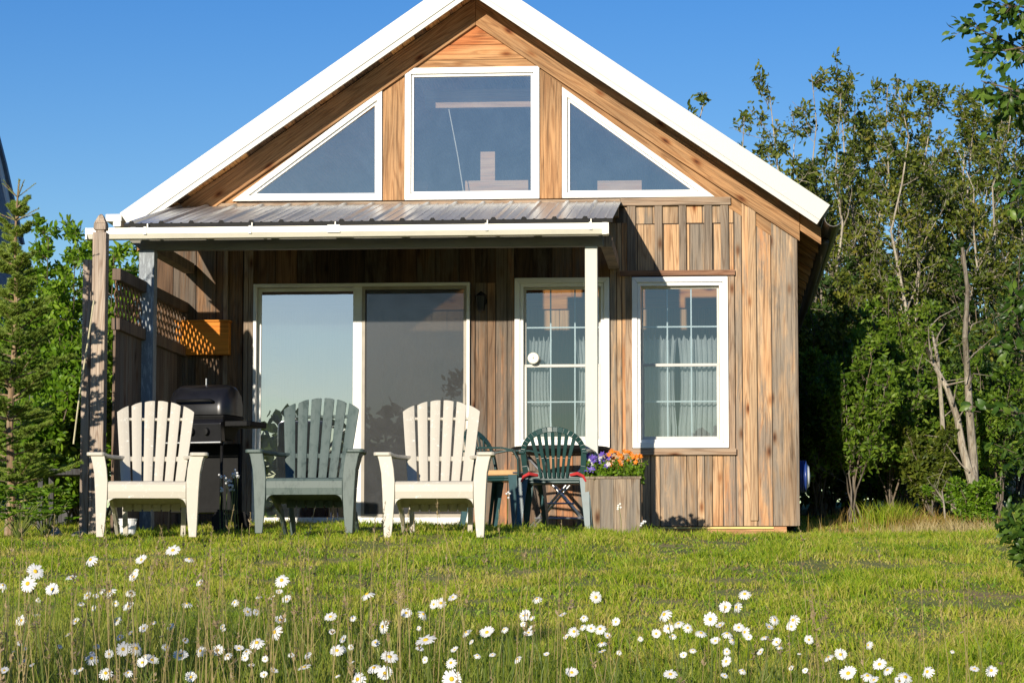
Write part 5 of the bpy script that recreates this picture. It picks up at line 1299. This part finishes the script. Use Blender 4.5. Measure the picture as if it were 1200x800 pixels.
while z < H-.12:
    f = z/H
    reach = (.62*(1-f)**.75+.05) if f > .2 else .5
    nbr = 6
    for k in range(nbr):
        a = 2*math.pi*(k+random.uniform(-.35, .35))/nbr+wl*.7; zj = min(max(z+random.uniform(-.06, .06), .2), H-.1)
        Lb = reach*random.uniform(.5, 1.2)
        elev = -.02+.6*f+random.uniform(-.22, .25)
        p0 = tp_(zj); d = Vector((math.cos(a)*math.cos(elev), math.sin(a)*math.cos(elev), math.sin(elev)))
        K = 6; pts = [p0]
        for j in range(K): d = (d+Vector((0, 0, .05))+rv(.04)).normalized(); pts.append(pts[-1]+d*Lb/K)
        tr.tube(pts, [max(.008*(1-j/K*.8), .002) for j in range(K+1)], 4, 0, False)
        for j in range(1, K):
            bare_ = j/K < (.3 if f < .6 else .1)
            if not bare_: needles(pts[j], pts[j+1], int(2400*Lb/K)+10, .024)
            for sd in (-1, 1):
                if bare_ and random.random() < .6: continue
                lt = Lb*(.42*(1-j/K)+.1)*random.uniform(.6, 1.15)
                side = Vector((-d.y, d.x, 0)).normalized()*sd
                td = (side*.8+d*.75+rv(.12)+Vector((0, 0, .05))).normalized(); q = pts[j]+td*lt
                tr.tube([pts[j], q], [.003, .0015], 3, 0, False); needles(pts[j].lerp(q, .1), q, int(lt*1500)+16, .022)
                for u in (.4, .7):
                    for s2 in (-1, 1):
                        o_ = pts[j].lerp(q, u); dd = (td+Vector((-td.y, td.x, 0))*s2*.8+rv(.1)).normalized(); l2 = lt*.38*random.uniform(.6, 1.2)
                        needles(o_, o_+dd*l2, int(l2*1400)+14, .02)
    z += .15*(1-.1*f) if f < .72 else .18; wl += 1
needles(tp_(H-.3), tp_(H), 500, .018)
for k in range(5):
    a = k*1.26+.3; p0 = tp_(H-.13); q = p0+Vector((math.cos(a)*.13, math.sin(a)*.13, .11)); tr.tube([p0, q], [.004, .002], 4, 0, False); needles(p0, q, 100, .013)
    p0 = tp_(H-.3); q = p0+Vector((math.cos(a+.6)*.2, math.sin(a+.6)*.2, .08)); tr.tube([p0, q], [.004, .002], 4, 0, False); needles(p0, q, 140, .014)
tr.build('trunk', M['barkspruce'], sp_)
P = np.array([tuple(p) for p in ndp], dtype=np.float32); D = np.array([tuple(p) for p in ndd], dtype=np.float32); D /= np.linalg.norm(D, axis=1, keepdims=True); S = np.array(nds, dtype=np.float32)
Wn = np.cross(D, rng.normal(size=D.shape)); Wn /= np.linalg.norm(Wn, axis=1, keepdims=True); Wn = Wn*.0021
V = np.stack([P-Wn, P+Wn, P+D*S[:, None]], 1).reshape(-1, 3)
fastmesh('crown', V, np.arange(len(V)), np.full(len(P), 3), M['needle'], sp_)
print('needles', len(P))
# lupin-like leafy plants at the left base
def palm_plant(px, py, Y, n, R0, label, seed):
    random.seed(seed); b_ = at(px, py, Y); b_ = Vector((b_.x, Y, gzf(b_.x, Y))); root = empty('lupin_plant', b_, 0, label, 'plant', 'lupin plants at the left lawn edge'); st = MB(); lv = Leaves()
    for k in range(n):
        a = random.uniform(0, 6.28); e = Vector((math.cos(a)*R0*random.uniform(.2, 1), math.sin(a)*R0*random.uniform(.2, 1), random.uniform(.12, .36)))
        st.tube([(0, 0, 0), e*.5+Vector((0, 0, .04)), e], [.004, .003, .002], 4, 0, False)
        for j in range(9):
            t = j*2*math.pi/9; lv.add(e, Vector((math.cos(t), math.sin(t)-.25, .25)), random.uniform(.05, .075))
    st.build('stems', M['stemgreen'], root); lv.build('leaves', M['leaf_bright'], root, .3)
palm_plant(22, 612, -4.3, 26, .28, 'lupin leaves at the foot of the spruce trunk', 1)
palm_plant(55, 612, -4.0, 20, .2, 'palmate lupin leaves right of the spruce trunk', 2)
palm_plant(-10, 612, -4.2, 24, .25, 'lupin clump at the far left frame edge', 3)
# flowers in the planter
random.seed(77)
def flowers(name, label, xr, hr, pet, nfl, seed, fsize, extra=None):
    random.seed(seed); base = Vector((pl.location.x, pl.location.y, pl.location.z+ph-.04)); root = empty(name, base, 0, label, 'flowers'); st = MB(); lv = Leaves()
    for k in range(120):
        a = Vector((random.uniform(*xr), random.uniform(-hw+.03, hw-.05), 0)); e = a+Vector((random.gauss(0, .025), random.gauss(-.01, .02), random.uniform(.05, hr)))
        st.tube([a*.9, e], [.002, .0015], 3, 0, False)
        for j in range(14): lv.add(a.lerp(e, random.uniform(.15, 1))+rv(.008), rv(.7)+Vector((0, -.2, .3)), random.uniform(.02, .04))
    st.build('stems', M['stemgreen'], root); lv.build('foliage', M['leaf_bright'], root, .5)
    for k in range(nfl):
        c = Vector((random.uniform(*xr), random.uniform(-hw, -hw*.2), random.uniform(hr*.6, hr*1.25))); mb = MB()
        nn = (Vector((-.2, -1, .5))+rv(.35)).normalized(); q = Vector((0, 0, 1)).rotation_difference(nn)
        for j in range(6):
            t = j*math.pi/3; t2 = t+math.pi/3
            pts = [Vector((0, 0, -.3)), Vector((math.cos(t)*.6, math.sin(t)*.6, -.02)), Vector((math.cos((t+t2)/2)*1.05, math.sin((t+t2)/2)*1.05, .08)), Vector((math.cos(t2)*.6, math.sin(t2)*.6, -.02))]
            mb.add([c+q@(v*fsize) for v in pts], [(0, 1, 2, 3)])
        mb.build('flower', M[pet], root)
    if extra:
        for k in range(5):
            c = Vector((random.uniform(*xr), random.uniform(-hw, -hw*.2), random.uniform(hr*.6, hr*1.1))); mb = MB()
            for j in range(6):
                t = j*math.pi/3; d = Vector((math.cos(t), -.3, math.sin(t)))*.016; mb.add([c, c+d+Vector((-d.z*.4, 0, d.x*.4)), c+d*1.2, c+d+Vector((d.z*.4, 0, -d.x*.4))], [(0, 1, 2, 3)])
            mb.build('flower', M['petal'], root)
flowers('petunia_plant', 'purple petunias with green leaves in the planter, left side', (-hw*.98, -hw*.05), .19, 'purple', 20, 5, .032, True)
flowers('nasturtium_plant', 'orange flowers with green leaves in the planter, right side', (-hw*.15, hw*1.02), .21, 'orangeflower', 26, 6, .024)
# tall weeds with white blossoms
def weed(px, py, Y, htp, n, label, seed, cols=('petal',)):
    random.seed(seed); b_ = at(px, py, Y); b_ = Vector((b_.x, Y, gzf(b_.x, Y))); root = empty('flowering_weed', b_, 0, label, 'weed'); st = MB(); fl = MB()
    for k in range(n):
        a = Vector((random.uniform(-.09, .09) if n > 1 else 0, random.uniform(-.04, .04), 0)); h = (at(px, htp, Y).z-b_.z)*random.uniform(.7, 1)
        e = a+Vector((random.gauss(0, .025), random.gauss(0, .02), h)); st.tube([a, a.lerp(e, .5)+rv(.006), e], [.0028, .0022, .0016], 4, 0, False)
        for j in range(5):
            d = rv(.012); fl.lathe([(.002, -.006), (.009, 0), (.007, .007), (.002, .01)], c=tuple(e+d), n=6)
    st.build('stems', M['stemgreen'], root); fl.build('blossom', M[cols[0]], root)
weed(268, 606, -3.2, 553, 10, 'thin upright weeds with tiny white blossoms before the grill', 1)
weed(593, 616, -3.6, 576, 1, 'single tall weed with white tufts between armchair and green chair', 2)
weed(758, 622, -4.2, 610, 1, 'short white flower at the right foot of the planter', 3)
weed(728, 616, -4.0, 583, 1, 'thin stem with pale flower in front of the planter boards', 4, ('offwhite',))
# rusty weeds along the back lawn edge and dry tufts
n = 2600; x = rng.uniform(.75, 4.2, n); y = rng.uniform(-.6, 2.6, n)
k = vnoise(x, y, 3.0, 33) > -.1; x, y = x[k], y[k]
tag(blades('dry_weeds', x, y, rng.uniform(.05, .2, len(x)), rng.uniform(.003, .007, len(x)), rng.uniform(.1, .6, len(x)), M['rust']), 'rusty brown and ochre weeds along the back edge of the lawn', 'weeds', kind='stuff')
def tuft(px, Y, n, hh, rad, label, mat, seed):
    r = np.random.default_rng(seed); x0 = at(px, 600, Y).x
    x = x0+r.normal(0, rad, n); y = Y+r.normal(0, rad, n)
    o = blades('grass_tuft', x, y, r.uniform(.5, 1, n)*hh, r.uniform(.004, .008, n), r.uniform(.2, .8, n), mat); tag(o, label, 'grass', kind='stuff')
tuft(1045, 1.2, 700, .28, .12, 'yellow-green arching grass tuft at the back lawn edge', M['grass'], 1)
tuft(1090, .9, 500, .2, .16, 'ochre grass tuft under the leaning trunks', M['rust'], 2)
tuft(1120, -1.0, 900, .16, .35, 'dry yellowish grass patch on the right lawn', M['drygrass'], 3)

# ------------------------------------------------------------------ neighbour house at the left edge
NY = 9.0
nh = empty('neighbour_house', (at(-60, 600, NY).x, NY, gzf(-9, NY)), 0, 'blue-grey sided house with steep white-edged roof at the left frame edge', 'house')
mb = MB(); zg = gzf(-9, NY)-.2
NB2 = NY+5.0
e_ = [XZ(48, 400, NB2), XZ(20, 286, NB2), XZ(-1, 192, NB2), XZ(-40, 40, NB2)]
rid = (e_[3][0]-2.5, e_[3][1]+.1)
wl = [(e_[0][0]-9, zg), (e_[0][0], zg), e_[0], e_[1], e_[2], e_[3], rid, (e_[0][0]-9, e_[1][1])]
mb.prism(wl, NY, NB2); P_(mb, 'wall', M['neigh'], nh)
mb = MB(); z = zg+.1
while z < e_[0][1]-.14:
    mb.hexa([(e_[0][0]+.002, NY, z), (e_[0][0]+.022, NY, z), (e_[0][0]+.022, NB2, z), (e_[0][0]+.002, NB2, z)], [(e_[0][0]+.002, NY, z+.135), (e_[0][0]+.006, NY, z+.135), (e_[0][0]+.006, NB2, z+.135), (e_[0][0]+.002, NB2, z+.135)]); z += .14
P_(mb, 'siding', M['neigh'], nh)
def strip(pts, w, y0, y1, mat, nm):
    mb = MB()
    for a, b_ in zip(pts[:-1], pts[1:]):
        d = (Vector(b_)-Vector(a)).normalized(); n_ = Vector((-d.y, d.x))*w
        mb.prism(ccw([a, b_, (b_[0]+n_.x, b_[1]+n_.y), (a[0]+n_.x, a[1]+n_.y)]), y0, y1)
    P_(mb, nm, mat, nh)
strip(e_[1:], -.035, NB2-.12, NB2+.02, M['white'], 'rake_trim'); strip([(a+.036, b_) for a, b_ in e_[1:]], -.05, NB2+.021, NB2+.12, M['darkroof'], 'roof')

# ------------------------------------------------------------------ what stands behind the camera (mirrored in the panes, shades the foreground)
random.seed(91)
wd = Leaves()
for k in range(4200):
    x = random.uniform(-60, 25); hgt = 3.4+1.5*math.sin(x*.33)+.9*math.sin(x*1.1+2)
    for j in range(6): wd.add((x+random.gauss(0, .6), -80+random.gauss(0, 1.2), -5+random.uniform(0, 1)*(hgt+6.2)+random.gauss(0, .25)), rv(1), random.uniform(.35, .9))
o = wd.build('far_wood', M['leaf_dark'], None, .6); tag(o, 'low dark wood far across the meadow behind the viewer', 'wood', kind='stuff')
b_ = Vector((-6.2, -27.5, gzf(-6.2, -27.5)))
tree('shade_tree', 'leafy tree behind the viewer shading the left foreground', 'tree', None, b_, 3.7-b_.z, 1.3, 5, M['leaf_dark'], M['barkdark'], .16, 8, 500, r0=.07, nb=14, first=.3, up=.6, blen=.16, twigs=6)

wd = Leaves(); random.seed(5)
for k in range(9000):
    x = random.uniform(.5, 9.5); wd.add((x, 17+random.gauss(0, 1.0), .2+random.random()**1.3*3.0), rv(1), random.uniform(.1, .22))
o = wd.build('background_brush', M['leaf_dark'], None, .6); tag(o, 'dark brush closing the view behind the thicket', 'brush', kind='stuff')
# ------------------------------------------------------------------ light
sun_dir = Vector((-.255, -1, .25)).normalized()
sd_ = bpy.data.lights.new('sun', 'SUN'); sd_.energy = 4.9; sd_.angle = R(.5); sd_.color = (1, .91, .77)
so = bpy.data.objects.new('sun', sd_); col.objects.link(so); so.rotation_mode = 'QUATERNION'; so.rotation_quaternion = Vector((0, 0, 1)).rotation_difference(sun_dir)
wld = bpy.data.worlds.new('World'); scene.world = wld; wld.use_nodes = True; nt = wld.node_tree
bg = nt.nodes['Background']; sk = nt.nodes.new('ShaderNodeTexSky'); sk.sky_type = 'NISHITA'; sk.sun_disc = False
el = math.asin(sun_dir.z); sk.sun_elevation = el
sk.sun_rotation = math.atan2(sun_dir.x, sun_dir.y)
sk.altitude = 0; sk.air_density = 1.0; sk.dust_density = 0.05; sk.ozone_density = 2.6
hs = nt.nodes.new('ShaderNodeHueSaturation'); hs.inputs['Saturation'].default_value = 1.42; hs.inputs['Hue'].default_value = .522; nt.links.new(sk.outputs[0], hs.inputs['Color'])
nt.links.new(hs.outputs[0], bg.inputs[0]); bg.inputs[1].default_value = .096
scene.view_settings.view_transform = 'Standard'; scene.view_settings.look = 'None'; scene.view_settings.exposure = .35; scene.view_settings.gamma = 1
scene.cycles.transparent_max_bounces = 24; scene.cycles.max_bounces = 8
